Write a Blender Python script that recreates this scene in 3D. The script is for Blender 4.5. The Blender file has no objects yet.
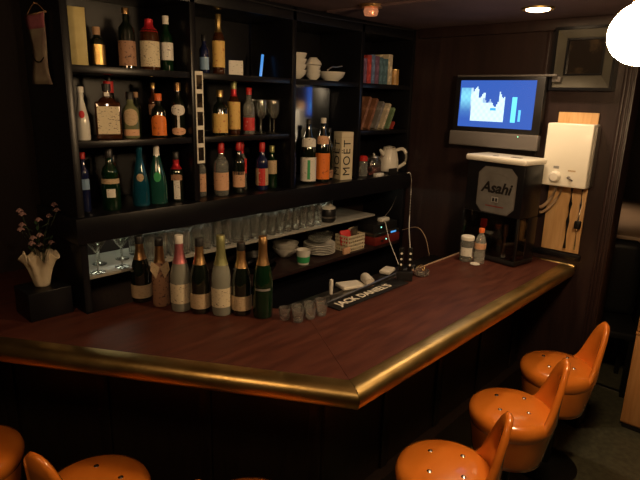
import bpy, bmesh, math, random
from mathutils import Vector, Matrix
random.seed(7)
PI = math.pi
COL = bpy.context.scene.collection
W = 3.242      # television wall
YF = 2.143     # front of the back-bar cabinet
CT = 1.0       # counter height
CEIL = 2.36
N = Vector((.853, .521, 0)); T = Vector((-.521, .853, 0))   # towards the bar / along the left leg
COR = Vector((1.263, 1.003, 0))

# ------------------------------------------------------------ materials
def mat(name, col, rough=.5, metal=0, spec=.5, coat=0, trans=0, ior=1.45, emit=None, estr=0, alpha=1, bump=0, bscale=40,
        col2=None, nscale=8, stretch=(1, 1, 1), lo=.35, hi=.65, detail=4, rvar=0, sheen=0):
    m = bpy.data.materials.new(name); m.use_nodes = True
    nt = m.node_tree; b = nt.nodes['Principled BSDF']
    b.inputs['Base Color'].default_value = (*col, 1); b.inputs['Roughness'].default_value = rough
    b.inputs['Metallic'].default_value = metal; b.inputs['Specular IOR Level'].default_value = spec
    b.inputs['Coat Weight'].default_value = coat; b.inputs['Coat Roughness'].default_value = .08
    b.inputs['Transmission Weight'].default_value = trans; b.inputs['IOR'].default_value = ior
    b.inputs['Alpha'].default_value = alpha
    if emit: b.inputs['Emission Color'].default_value = (*emit, 1); b.inputs['Emission Strength'].default_value = estr
    if col2 or bump or rvar:
        tc = nt.nodes.new('ShaderNodeTexCoord'); mp = nt.nodes.new('ShaderNodeMapping'); nt.links.new(tc.outputs['Object'], mp.inputs[0])
        mp.inputs['Scale'].default_value = stretch
    if col2 or rvar:
        n = nt.nodes.new('ShaderNodeTexNoise'); n.inputs['Scale'].default_value = nscale; n.inputs['Detail'].default_value = detail
        nt.links.new(mp.outputs[0], n.inputs['Vector'])
    if col2:
        r = nt.nodes.new('ShaderNodeValToRGB'); r.color_ramp.elements[0].position = lo; r.color_ramp.elements[1].position = hi
        r.color_ramp.elements[0].color = (*col, 1); r.color_ramp.elements[1].color = (*col2, 1)
        nt.links.new(n.outputs['Fac'], r.inputs[0]); nt.links.new(r.outputs[0], b.inputs['Base Color'])
    if rvar:
        mr = nt.nodes.new('ShaderNodeMapRange'); mr.inputs['To Min'].default_value = rough - rvar; mr.inputs['To Max'].default_value = rough + rvar
        nt.links.new(n.outputs['Fac'], mr.inputs[0]); nt.links.new(mr.outputs[0], b.inputs['Roughness'])
    if bump:
        n2 = nt.nodes.new('ShaderNodeTexNoise'); n2.inputs['Scale'].default_value = bscale; n2.inputs['Detail'].default_value = 5
        nt.links.new(mp.outputs[0], n2.inputs['Vector'])
        bp = nt.nodes.new('ShaderNodeBump'); bp.inputs['Strength'].default_value = bump; bp.inputs['Distance'].default_value = .01
        nt.links.new(n2.outputs['Fac'], bp.inputs['Height']); nt.links.new(bp.outputs[0], b.inputs['Normal'])
    return m
M = dict(
    counter=mat('counter_mahogany', (.055, .016, .011), .48, spec=.32, col2=(.095, .029, .018), nscale=5, stretch=(1, 6, 1), bump=.08, bscale=120, rvar=.06),
    panel=mat('dark_stained_panel', (.013, .008, .006), .4, col2=(.02, .012, .008), nscale=6, stretch=(8, 8, 1)),
    brass=mat('worn_brass', (.50, .34, .12), .36, 1, col2=(.60, .43, .18), nscale=9, bump=.06, bscale=60, rvar=.06),
    black=mat('black_lacquer', (.005, .005, .007), .32, spec=.35, rvar=.05, nscale=4),
    shelfw=mat('greyed_white_shelf', (.34, .33, .29), .3, col2=(.28, .27, .24), nscale=4), dmirror=mat('dark_mirror', (.36, .42, .52), .09, 1), backd=mat('satin_black_panel', (.006, .006, .008), .4), backp=mat('black_gloss_panel', (.004, .004, .006), .1, spec=.9, rvar=.03, nscale=5),
    wall=mat('dark_plum_wall', (.014, .008, .008), .6, col2=(.02, .011, .010), nscale=5, bump=.15, bscale=60),
    wallw=mat('dark_wood_wall', (.017, .009, .009), .42, col2=(.027, .014, .013), nscale=4, stretch=(6, 6, .6), bump=.1, bscale=30),
    ceil=mat('dark_plum_ceiling', (.075, .045, .05), .75, col2=(.10, .06, .065), nscale=5, bump=.2, bscale=90),
    floor=mat('dark_green_floor', (.06, .06, .04), .4, col2=(.10, .10, .065), nscale=30, bump=.1, bscale=150),
    orange=mat('orange_vinyl', (.72, .19, .02), .26, coat=1, spec=.5, bump=.03, bscale=30, col2=(.80, .24, .03), nscale=6),
    chrome=mat('chrome', (.85, .82, .78), .25, 1),
    steel=mat('brushed_steel', (.45, .43, .4), .32, 1, rvar=.08, nscale=20),
    blackm=mat('black_metal', (.015, .015, .015), .35, .6),
    blackp=mat('black_plastic', (.012, .012, .013), .35),
    greyp=mat('dark_grey_plastic', (.13, .12, .115), .4, bump=.02),
    white=mat('white_plastic', (.78, .75, .68), .3, coat=.2, col2=(.72, .69, .6), nscale=3),
    heater=mat('heater_enamel', (.9, .88, .78), .3, coat=.3, col2=(.86, .83, .72), nscale=3),
    china=mat('white_china', (.72, .7, .64), .2, coat=.4, col2=(.66, .64, .57), nscale=5),
    ply=mat('plywood', (.55, .32, .13), .55, col2=(.66, .42, .2), nscale=5, stretch=(10, 10, 1)),
    wood=mat('warm_wood', (.55, .25, .08), .4, coat=.2, col2=(.66, .33, .12), nscale=5, stretch=(10, 10, .8)),
    sparkle=mat('thick_clear_glass', (.9, .9, .86), .02, trans=.94, coat=1, spec=1), glass=mat('clear_glass', (.93, .96, .92), .03, trans=.96, coat=.6, ior=1.45, spec=.6),
    gblack=mat('black_bottle_glass', (.006, .010, .006), .08, spec=1, coat=1),
    ggreen=mat('green_bottle_glass', (.006, .03, .011), .05, spec=.7, coat=.4, trans=.35),
    gbrown=mat('amber_bottle_glass', (.07, .022, .006), .05, spec=.7, coat=.4, trans=.3),
    gblue=mat('blue_liqueur_glass', (.008, .09, .15), .05, spec=.7, coat=.4, trans=.4),
    gteal=mat('teal_liqueur_glass', (.012, .075, .06), .08, spec=.7, coat=.4, trans=.2),
    golive=mat('pale_olive_glass', (.3, .33, .17), .1, spec=.6, trans=.5),
    gclear=mat('clear_bottle_glass', (.75, .78, .74), .06, trans=.85, spec=.6),
    gfrost=mat('frosted_bottle_glass', (.52, .54, .46), .22, trans=.55, spec=.5, coat=.3),
    gnavy=mat('navy_bottle_glass', (.01, .015, .06), .06, spec=.7, coat=.4),
    gred=mat('red_bottle_glass', (.3, .015, .015), .06, spec=.7, coat=.4, trans=.2),
    gwhite=mat('white_painted_bottle', (.62, .62, .56), .2, coat=.5),
    gold=mat('gold_foil', (.75, .5, .17), .3, 1, bump=.25, bscale=150),
    copper=mat('copper_foil', (.62, .38, .17), .35, 1, bump=.25, bscale=150),
    redf=mat('red_foil', (.5, .02, .03), .3, .35, bump=.1, bscale=120),
    pinkf=mat('pink_foil', (.62, .2, .22), .32, .6, bump=.2, bscale=120),
    greenf=mat('pale_green_foil', (.35, .36, .16), .35, .6, bump=.2, bscale=120),
    cream=mat('cream_paper', (.62, .54, .36), .6, col2=(.7, .62, .44), nscale=12),
    print=mat('printed_cream_label', (.68, .6, .42), .6, col2=(.12, .08, .05), nscale=95, stretch=(1, 1, 2.2), lo=.6, hi=.66),
    peach=mat('peach_label', (.68, .4, .24), .6, col2=(.3, .1, .08), nscale=80, stretch=(1, 1, 2), lo=.6, hi=.68),
    tan=mat('tan_printed_label', (.36, .2, .12), .6, col2=(.1, .05, .04), nscale=80, lo=.55, hi=.65),
    beige=mat('beige_printed_label', (.52, .4, .25), .6, col2=(.33, .22, .12), nscale=110, stretch=(1, 1, 2.5), lo=.55, hi=.68),
    whitel=mat('white_label', (.72, .7, .64), .55, col2=(.2, .18, .17), nscale=85, stretch=(1, 1, 2), lo=.62, hi=.68),
    yel=mat('yellow_label', (.72, .48, .14), .55, col2=(.5, .2, .08), nscale=60, lo=.6, hi=.68),
    orl=mat('orange_label', (.78, .2, .03), .5, col2=(.4, .08, .02), nscale=60, lo=.6, hi=.68),
    redl=mat('red_label', (.55, .03, .03), .5, col2=(.75, .5, .42), nscale=60, lo=.64, hi=.7),
    greenl=mat('green_label', (.04, .35, .12), .5),
    bluel=mat('light_blue_label', (.25, .4, .6), .5),
    redc=mat('red_cap', (.55, .03, .025), .35), orc=mat('orange_cap', (.8, .17, .04), .35),
    blackc=mat('black_cap', (.02, .02, .02), .35), whitec=mat('white_cap', (.75, .73, .66), .35),
    goldc=mat('gold_cap', (.6, .42, .16), .3, .9), woodc=mat('wooden_cap', (.4, .24, .13), .5), pinkc=mat('pink_cap', (.6, .12, .2), .4),
    ink=mat('black_ink', (.006, .005, .005), .5), silver=mat('silver_ink', (.5, .5, .5), .35, .6),
    cloth=mat('white_cloth', (.75, .72, .64), .85, bump=.3, bscale=90, col2=(.68, .65, .56), nscale=8),
    vase=mat('wrinkled_ivory_ceramic', (.55, .47, .33), .5, bump=.3, bscale=25, col2=(.62, .54, .4), nscale=9),
    stem=mat('dark_stem', (.03, .05, .02), .6), petal=mat('dusty_pink_petal', (.17, .09, .09), .6, col2=(.22, .13, .12), nscale=20),
    leaf=mat('dark_leaf', (.02, .045, .02), .5),
    lamp=mat('glowing_globe_glass', (.9, .85, .7), .3, emit=(1, .66, .34), estr=160), fill_globe=mat('unseen_globe_glass', (.9, .85, .7), .3, emit=(1, .62, .30), estr=44),
    bulb=mat('glowing_bulb', (.9, .85, .7), .3, emit=(1, .68, .38), estr=22),
    tube=mat('glowing_tube', (.9, .9, .8), .3, emit=(.95, .95, .7), estr=4.6),
    coppr=mat('copper_reflector', (.5, .2, .12), .25, 1, emit=(1, .35, .15), estr=.35),
    led=mat('green_led', (.1, .6, .3), .3, emit=(.3, 1, .7), estr=3), ledb=mat('blue_display', (.02, .1, .3), .3, emit=(.1, .45, 1), estr=.9),
    blueglow=mat('blue_glow', (.05, .15, .4), .3, emit=(.08, .35, .9), estr=.8), redb=mat('dark_red_box', (.16, .018, .014), .45),
    table=mat('brown_table_top', (.3, .2, .13), .45, col2=(.38, .26, .17), nscale=4),
    smoke=mat('smoked_acrylic', (.02, .018, .016), .08, spec=.8, coat=.5),
    glassblk=mat('smoked_clear_acrylic', (.55, .48, .42), .03, trans=1, spec=.6),
    emblem=mat('grey_emblem_panel', (.16, .155, .15), .35, col2=(.12, .115, .11), nscale=10),
    pvc=mat('beige_hose', (.4, .28, .18), .45), pet=mat('clear_pet_plastic', (.85, .86, .8), .08, trans=.8),
    mirror=mat('grey_mat_board', (.11, .105, .085), .3, col2=(.07, .065, .055), nscale=5), pict=mat('dim_picture_glass', (.02, .016, .014), .08, spec=.7, col2=(.12, .085, .05), nscale=9, lo=.5, hi=.7),
)
for k, rgb in dict(bk_teal=(.08, .16, .2), bk_purple=(.16, .08, .14), bk_grey=(.2, .19, .18), bk_cream=(.6, .52, .38), bk_brown=(.22, .1, .055),
                   bk_red=(.4, .05, .04), bk_blue=(.12, .17, .3), bk_green=(.16, .25, .14), bk_ochre=(.42, .24, .08)).items():
    M[k] = mat(k[3:] + '_cover', rgb, .45, col2=tuple(min(1, c * 1.6 + .03) for c in rgb), nscale=25, lo=.5, hi=.6)

# ------------------------------------------------------------ mesh helpers
def link(name, bm, m, parent=None, smooth=False, angle=None):
    me = bpy.data.meshes.new(name); bmesh.ops.recalc_face_normals(bm, faces=bm.faces); bm.to_mesh(me); bm.free()
    me.materials.append(M[m] if isinstance(m, str) else m)
    if smooth:
        for p in me.polygons: p.use_smooth = True
        if angle: 
            me.set_sharp_from_angle(angle=angle)
    o = bpy.data.objects.new(name, me); COL.objects.link(o)
    if parent: o.parent = parent
    return o
def tag(o, label, cat, group=None, kind=None):
    if label: o['label'] = label
    if cat: o['category'] = cat
    if group: o['group'] = group
    if kind: o['kind'] = kind
    return o
def struct(o): o['kind'] = 'structure'; return o
def thing(name, label, cat, loc=(0, 0, 0), rz=0, group=None):
    o = bpy.data.objects.new(name, None); o.empty_display_size = .05; COL.objects.link(o)
    o.location = loc; o.rotation_euler = (0, 0, rz)
    return tag(o, label, cat, group)
def dup(root, loc=None, rz=None, label=None, group=None):
    r = root.copy(); COL.objects.link(r)
    if loc is not None: r.location = loc
    if rz is not None: r.rotation_euler = (0, 0, rz)
    if label: r['label'] = label
    if group: r['group'] = group
    for ch in list(root.children):
        c = ch.copy(); COL.objects.link(c); c.parent = r
        for g in ch.children:
            d = g.copy(); COL.objects.link(d); d.parent = c
    return r
def box(bm, x0, x1, y0, y1, z0, z1, bev=0, seg=2, mtx=None):
    r = bmesh.ops.create_cube(bm, size=1)
    vs = r['verts']
    for v in vs:
        v.co = Vector(((x0 + x1) / 2 + v.co.x * (x1 - x0), (y0 + y1) / 2 + v.co.y * (y1 - y0), (z0 + z1) / 2 + v.co.z * (z1 - z0)))
    if bev:
        es = list({e for v in vs for e in v.link_edges})
        rr = bmesh.ops.bevel(bm, geom=es, offset=bev, segments=seg, affect='EDGES', profile=.5)
        vs = list({v for f in rr['faces'] for v in f.verts} | {v for v in vs if v.is_valid})
    if mtx: bmesh.ops.transform(bm, matrix=mtx, verts=vs)
    return vs
def bx(name, m, dims, parent=None, bev=0, seg=2):
    bm = bmesh.new(); box(bm, *dims, bev=bev, seg=seg); return link(name, bm, m, parent, smooth=bool(bev), angle=.6)
def lathe(bm, prof, seg=20, c=(0, 0, 0), cap0=True, cap1=True, sx=1, sy=1):
    rings = []
    for r, z in prof:
        if r < 1e-6: rings.append([bm.verts.new((c[0], c[1], c[2] + z))])
        else: rings.append([bm.verts.new((c[0] + r * sx * math.cos(2 * PI * i / seg), c[1] + r * sy * math.sin(2 * PI * i / seg), c[2] + z)) for i in range(seg)])
    for a, b in zip(rings, rings[1:]):
        for i in range(seg):
            j = (i + 1) % seg
            if len(a) == 1 and len(b) == 1: continue
            if len(a) == 1: bm.faces.new((a[0], b[j], b[i]))
            elif len(b) == 1: bm.faces.new((a[i], a[j], b[0]))
            else: bm.faces.new((a[i], a[j], b[j], b[i]))
    if cap0 and len(rings[0]) > 1: bm.faces.new(rings[0][::-1])
    if cap1 and len(rings[-1]) > 1: bm.faces.new(rings[-1])
def lt(name, m, prof, parent=None, seg=20, c=(0, 0, 0), smooth=True, **k):
    bm = bmesh.new(); lathe(bm, prof, seg, c, **k); return link(name, bm, m, parent, smooth=smooth, angle=.7)
def tube(bm, pts, r, seg=8):
    pts = [Vector(p) for p in pts]; rings = []
    up = Vector((0, 0, 1))
    for i, p in enumerate(pts):
        d = (pts[min(i + 1, len(pts) - 1)] - pts[max(i - 1, 0)]).normalized()
        a = d.cross(up); a = a.normalized() if a.length > 1e-3 else Vector((1, 0, 0)); b = d.cross(a).normalized()
        rr = r[i] if isinstance(r, (list, tuple)) else r
        rings.append([bm.verts.new(p + a * rr * math.cos(2 * PI * k / seg) + b * rr * math.sin(2 * PI * k / seg)) for k in range(seg)])
        up = b if abs(d.z) > .9 else Vector((0, 0, 1))
    for A, B in zip(rings, rings[1:]):
        for k in range(seg): bm.faces.new((A[k], A[(k + 1) % seg], B[(k + 1) % seg], B[k]))
    bm.faces.new(rings[0][::-1]); bm.faces.new(rings[-1])
def smooth_path(pts, n=8):
    pts = [Vector(p) for p in pts]; P = [pts[0]] + pts + [pts[-1]]; out = []
    for i in range(1, len(P) - 2):
        for k in range(n):
            t = k / n; a, b, c, d = P[i - 1], P[i], P[i + 1], P[i + 2]
            out.append(.5 * ((2 * b) + (-a + c) * t + (2 * a - 5 * b + 4 * c - d) * t * t + (-a + 3 * b - 3 * c + d) * t ** 3))
    out.append(pts[-1]); return out
def cable(name, m, pts, r, parent=None, n=8):
    bm = bmesh.new(); tube(bm, smooth_path(pts, n), r, 6); return link(name, bm, m, parent, smooth=True)
def prism(bm, poly, z0, z1):
    a = [bm.verts.new((x, y, z0)) for x, y in poly]; b = [bm.verts.new((x, y, z1)) for x, y in poly]
    n = len(poly); bm.faces.new(a[::-1]); bm.faces.new(b)
    for i in range(n): bm.faces.new((a[i], a[(i + 1) % n], b[(i + 1) % n], b[i]))
def pr(name, m, poly, z0, z1, parent=None):
    bm = bmesh.new(); prism(bm, poly, z0, z1); return link(name, bm, m, parent)
def arcband(name, m, r, z0, z1, mid, span, parent, seg=14, t=.0008, shape=None):
    """a paper label wrapped on a round body"""
    bm = bmesh.new(); rows = []
    nz = 6
    for i in range(seg + 1):
        u = i / seg; a = mid + span * (u - .5); col = []
        lo, hi = z0, z1
        if shape == 'arch': hi = z0 + (z1 - z0) * (.72 + .28 * math.sqrt(max(0, 1 - (2 * u - 1) ** 2)))
        if shape == 'oval': h = (z1 - z0) / 2 * math.sqrt(max(.02, 1 - (2 * u - 1) ** 2)); lo, hi = (z0 + z1) / 2 - h, (z0 + z1) / 2 + h
        for k in range(2):
            z = lo if k == 0 else hi
            col.append((bm.verts.new((r * math.cos(a), r * math.sin(a), z)), bm.verts.new(((r + t) * math.cos(a), (r + t) * math.sin(a), z))))
        rows.append(col)
    for A, B in zip(rows, rows[1:]):
        bm.faces.new((A[0][1], B[0][1], B[1][1], A[1][1])); bm.faces.new((A[0][0], A[1][0], B[1][0], B[0][0]))
        bm.faces.new((A[0][0], B[0][0], B[0][1], A[0][1])); bm.faces.new((A[1][0], A[1][1], B[1][1], B[1][0]))
    for R in (rows[0], rows[-1]): bm.faces.new((R[0][0], R[0][1], R[1][1], R[1][0]))
    return link(name, bm, m, parent, smooth=True, angle=.6)
def text(name, s, size, m, parent, mtx, ext=.0006, shear=0, bold=0, space=1):
    cu = bpy.data.curves.new(name, 'FONT'); cu.body = s; cu.size = size; cu.extrude = ext; cu.shear = shear; cu.offset = bold; cu.space_character = space
    cu.align_x = 'CENTER'; cu.align_y = 'CENTER'
    o = bpy.data.objects.new('tmp', cu); COL.objects.link(o); bpy.context.view_layer.update()
    me = bpy.data.meshes.new_from_object(o.evaluated_get(bpy.context.evaluated_depsgraph_get()))
    bpy.data.objects.remove(o); me.transform(mtx); me.name = name
    me.materials.clear(); me.materials.append(M[m])
    r = bpy.data.objects.new(name, me); COL.objects.link(r); r.parent = parent; return r
def frame_mtx(origin, xdir, ydir):
    x = Vector(xdir).normalized(); y = Vector(ydir).normalized(); z = x.cross(y)
    m = Matrix((x, y, z)).transposed().to_4x4(); m.translation = Vector(origin); return m

# ------------------------------------------------------------ the room
struct(bx('floor', 'floor', (-2, 7, -2.6, 3.4, -.05, 0)))
struct(bx('ceiling', 'ceil', (-2, 7, -2.6, 3.4, CEIL, CEIL + .05)))
struct(bx('wall_back', 'wall', (1.06, W, 2.56, 2.66, 0, CEIL)))
struct(bx('wall_back_left', 'wall', (-1.6, 1.4, 2.95, 3.05, 0, CEIL)))
struct(bx('wall_left', 'wall', (-1.7, -1.6, -2.3, 3.05, 0, CEIL)))
struct(bx('wall_front', 'wall', (-1.7, 6.6, -2.4, -2.3, 0, CEIL)))
struct(bx('wall_right', 'wallw', (W, W + .1, .84, 2.66, 0, CEIL)))
struct(bx('wall_hallway_back', 'wall', (W + .1, 6.6, 2.56, 2.66, 0, CEIL)))
struct(bx('wall_hallway_end', 'wall', (6.5, 6.6, -2.3, 2.56, 0, CEIL)))
# fluted door post at the end of the television wall
bm = bmesh.new(); box(bm, W - .02, W + .12, .775, .839, 0, CEIL, bev=.006)
for k in range(3): box(bm, W - .028, W - .0195, .783 + k * .019, .794 + k * .019, 0.0, CEIL, bev=.003)
struct(link('trim_1', bm, 'wallw', smooth=True, angle=.6))
struct(bx('trim_2', 'black', (W - .014, W - .0005, .915, 1.6, 1.03, 1.062), bev=.003))
struct(bx('baseboard_right', 'wallw', (W - .012, W - .0005, .845, .97, 0, .09), bev=.003))
# panel battens on the ceiling above the television wall
struct(bx('trim_3', 'ceil', (2.3, 2.36, -1.0, 2.1, CEIL - .012, CEIL - .0005)))
struct(bx('trim_4', 'wallw', (W - .03, W - .0005, .845, 2.1, CEIL - .06, CEIL - .0005), bev=.004))
struct(bx('trim_5', 'wallw', (W - .010, W - .0005, 1.245, 1.265, 1.07, CEIL - .061), bev=.003))

# ------------------------------------------------------------ the counter
def off(P, d): return P + N * d
bar = thing('bar_counter', 'long dark mahogany bar counter with an obtuse corner and brass edge', 'bar counter', (1.9, 1.5, 0))
def bp(name, m, poly, z0, z1): 
    o = pr(name, m, [(x - 1.9, y - 1.5) for x, y in poly], z0, z1, bar); return o
LEN = 2.46
Lend = COR + T * LEN                       # far end of the left leg
yi = 1.527
din = .545
# inner corner: n.P = 1.6+din and y=yi
nc = N.dot(COR)
inx = (nc + din - N.y * yi) / N.x
# mitre split into two planks
ylim = 2.13
ix2 = (nc + din - N.y * ylim) / N.x
left_poly = [(COR.x, COR.y), (inx, yi), (ix2, ylim), (.898, ylim), (.898, 2.94), (Lend.x, 2.94), (Lend.x, Lend.y)]
Lx = COR + T * ((2.94 - COR.y) / T.y)
left_poly = [(COR.x, COR.y), (inx, yi), (ix2, ylim), (.898, ylim), (.898, 2.53), (1.05, 2.53), (1.05, 2.94), (Lx.x, 2.94)]
bp('counter_top', 'counter', left_poly, CT - .04, CT)
bp('counter_top', 'counter', [(COR.x + .0016, COR.y), (W - .002, COR.y), (W - .002, yi), (inx + .0016, yi)], CT - .04, CT)
# brass nosing, swept along the edge
def nosing(name, path_dir, n_out, a, b, mit_a=0, mit_b=0):
    """profile (outward, z) swept from a to b; mit shifts the ends along the path per unit outward"""
    prof = [(-.004, CT + .001), (.006, CT + .0025), (.034, CT + .0015)]
    for k in range(1, 10):
        t = PI / 2 - k * PI / 9 * 1.0
        prof.append((.040 + .036 * math.cos(t), CT - .036 + .037 * math.sin(t)))
    prof += [(.03, CT - .074), (.012, CT - .07), (.0, CT - .055)]
    bm = bmesh.new(); A = []; B = []
    for o_, z in prof:
        p = a + n_out * o_ + path_dir * (mit_a * o_); q = b + n_out * o_ + path_dir * (mit_b * o_)
        A.append(bm.verts.new((p.x - 1.9, p.y - 1.5, z))); B.append(bm.verts.new((q.x - 1.9, q.y - 1.5, z)))
    n = len(prof)
    for i in range(n): bm.faces.new((A[i], A[(i + 1) % n], B[(i + 1) % n], B[i]))
    bm.faces.new(A); bm.faces.new(B[::-1])
    return link(name, bm, 'brass', bar, smooth=True, angle=.5)
th = math.tan(math.radians(29.2))
nosing('brass_edge', Vector((1, 0, 0)), Vector((0, -1, 0)), COR + Vector((.001, 0, 0)), Vector((W - .03, COR.y, 0)), -th * 1.0 + .0, 0)
nosing('brass_edge', T, -N, COR + T * .001, COR + T * ((2.94 - COR.y) / T.y - .03), -th, 0)
# small rounded brass return at the wall end
bm = bmesh.new(); box(bm, W - .031 - 1.9, W - .004 - 1.9, COR.y - .074 - 1.5, COR.y + .16 - 1.5, CT - .03, CT + .004, bev=.012, seg=4)
link('brass_end_cap', bm, 'brass', bar, smooth=True, angle=.6)
# front panels, set back, and foot ledge
def inset(d):
    """a line parallel to the front edge, d behind it: returns points far right, corner, far left"""
    y = COR.y + d; x = (nc + d - N.y * y) / N.x
    c = Vector((x, y, 0)); l = c + T * ((2.94 - y) / T.y); return (W - .002, y), (x, y), (l.x, l.y)
def band(name, m, d0, d1, z0, z1):
    a, b = inset(d0), inset(d1)
    bp(name, m, [a[0], a[1], a[2], b[2], b[1], b[0]], z0, z1)
band('front_panel', 'panel', .20, .23, 0.0, CT - .041)
band('foot_ledge', 'panel', .15, .1995, .0, .27)
band('foot_ledge_trim', 'panel', .145, .1995, .2705, .29)
for k in range(4):
    xx = 1.75 + k * .45
    bx('panel_batten', 'panel', (xx - 1.9, xx + .05 - 1.9, COR.y + .188 - 1.5, COR.y + .1995 - 1.5, .291, CT - .041), bar, bev=.003)
for k in range(4):
    s = .15 + k * .45; bm = bmesh.new()
    p = COR + N * .194 + T * s
    box(bm, -.025, .025, -.0055, .0055, .291, CT - .041, bev=.003, mtx=Matrix.Translation((p.x - 1.9, p.y - 1.5, 0)) @ Matrix.Rotation(math.atan2(T.y, T.x), 4, 'Z'))
    link('panel_batten', bm, 'panel', bar, smooth=True, angle=.6)
# inner lip of the counter, a pale worn edge by the wall
bx('inner_edge', 'table', (2.35 - 1.9, W - .004 - 1.9, yi - 1.5 + .0005, yi + .012 - 1.5, CT - .02, CT + .004), bar, bev=.002)

# work bench behind the counter
wb = thing('work_bench', 'low black work bench with a steel sink behind the counter', 'work bench', (2.3, 1.72, 0))
bx('bench_body', 'black', (-.63, .93, -.165, .165, 0, .82), wb)
bx('bench_top', 'blackp', (-.64, .935, -.17, .17, .8205, .86), wb, bev=.004)
bm = bmesh.new()
for dx0, dx1, dy0, dy1 in ((-.5, .0, -.15, -.14), (-.5, .0, .1, .11), (-.5, -.49, -.1398, .0998), (-.01, .0, -.1398, .0998)): box(bm, dx0, dx1, dy0, dy1, .861, .866)
box(bm, -.4895, -.0105, -.1395, .0995, .8605, .8625); link('sink_rim', bm, 'steel', wb)
rail = bpy.data.objects.new('x', None); bpy.data.objects.remove(rail)
bm = bmesh.new(); tube(bm, [(1.70, 1.545, .985), (2.06, 1.567, .985), (2.56, 1.60, .985)], .008, 8)
for p in ((1.72, 1.546), (2.54, 1.598)): tube(bm, [(p[0], p[1], .985), (p[0], p[1], .861)], .006, 8)
tag(link('steel_rail', bm, 'steel', smooth=True, angle=.7), 'thin steel rail running along the inner edge of the counter', 'rail')

# ------------------------------------------------------------ back-bar cabinet
cb = thing('back_bar_cabinet', 'tall black lacquered back bar shelving full of bottles', 'shelving', (.9, YF, 0))
def cp(name, m, x0, x1, y0, y1, z0, z1, bev=.002): return bx(name, m, (x0 - .9, x1 - .9, y0 - YF, y1 - YF, z0, z1), cb, bev=bev)
DIV = [.915, 1.475, 2.105, 2.68, 3.225]
BK = 2.50
cp('side_panel', 'black', .9, .93, YF, BK + .02, 0, CEIL - .002)
for i, x in enumerate(DIV[1:-1]): cp('divider', 'black', x - .016, x + .016, YF, BK - .022, 1.4125, CEIL - .002, bev=.005)
cp('side_panel', 'black', W - .03, W - .001, YF, BK + .02, 0, CEIL - .002)
cp('back_panel', 'backd', .931, W - .031, BK, BK + .018, 1.4125, CEIL - .002, bev=0)
bm = bmesh.new(); box(bm, -.267, .267, -.002, .002, 1.4125 - 1.0, 1.97 - 1.0, mtx=Matrix.Translation((2.3925 - .9, BK - .080 - YF, 1.0)) @ Matrix.Rotation(math.radians(-8), 4, 'Z'))
link('glossy_panel', bm, 'dmirror', cb)
cp('lower_back_panel', 'wall', .931, W - .031, BK, BK + .018, 0, 1.303, bev=0)
cp('top_board', 'black', .931, W - .031, YF - .0, BK - .001, CEIL - .07, CEIL - .0025)
cp('ledge', 'black', .88, W - .002, YF - .03, BK + .018, 1.305, 1.41)
for i in range(4):
    a, b = DIV[i] + .0165, DIV[i + 1] - .0165
    if i == 3: b = W - .031
    cp('shelf', 'black', a, b, YF + .008, BK - .001, 1.972, 2.0, .001)
    if i != 2: cp('shelf', 'black', a, b, YF + .008, BK - .001, 1.684, 1.71, .001)
cp('glass_shelf', 'shelfw', .931, W - .3, YF + .04, BK - .001, 1.128, 1.14, .001)
cp('lower_shelf', 'wallw', 1.5, W - .031, YF + .01, BK - .001, .895, .92, .001)
cp('lower_cabinet', 'black', .931, W - .031, YF + .03, BK - .001, 0, .80, .001)
# lamp under the ledge
tb = bpy.data.objects
o = bx('under_shelf_lamp', 'tube', (1.0, 2.7, 2.44, 2.47, 1.283, 1.3), bev=.004)
tag(o, 'slim glowing strip lamp fixed under the ledge behind the glasses', 'lamp')

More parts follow.
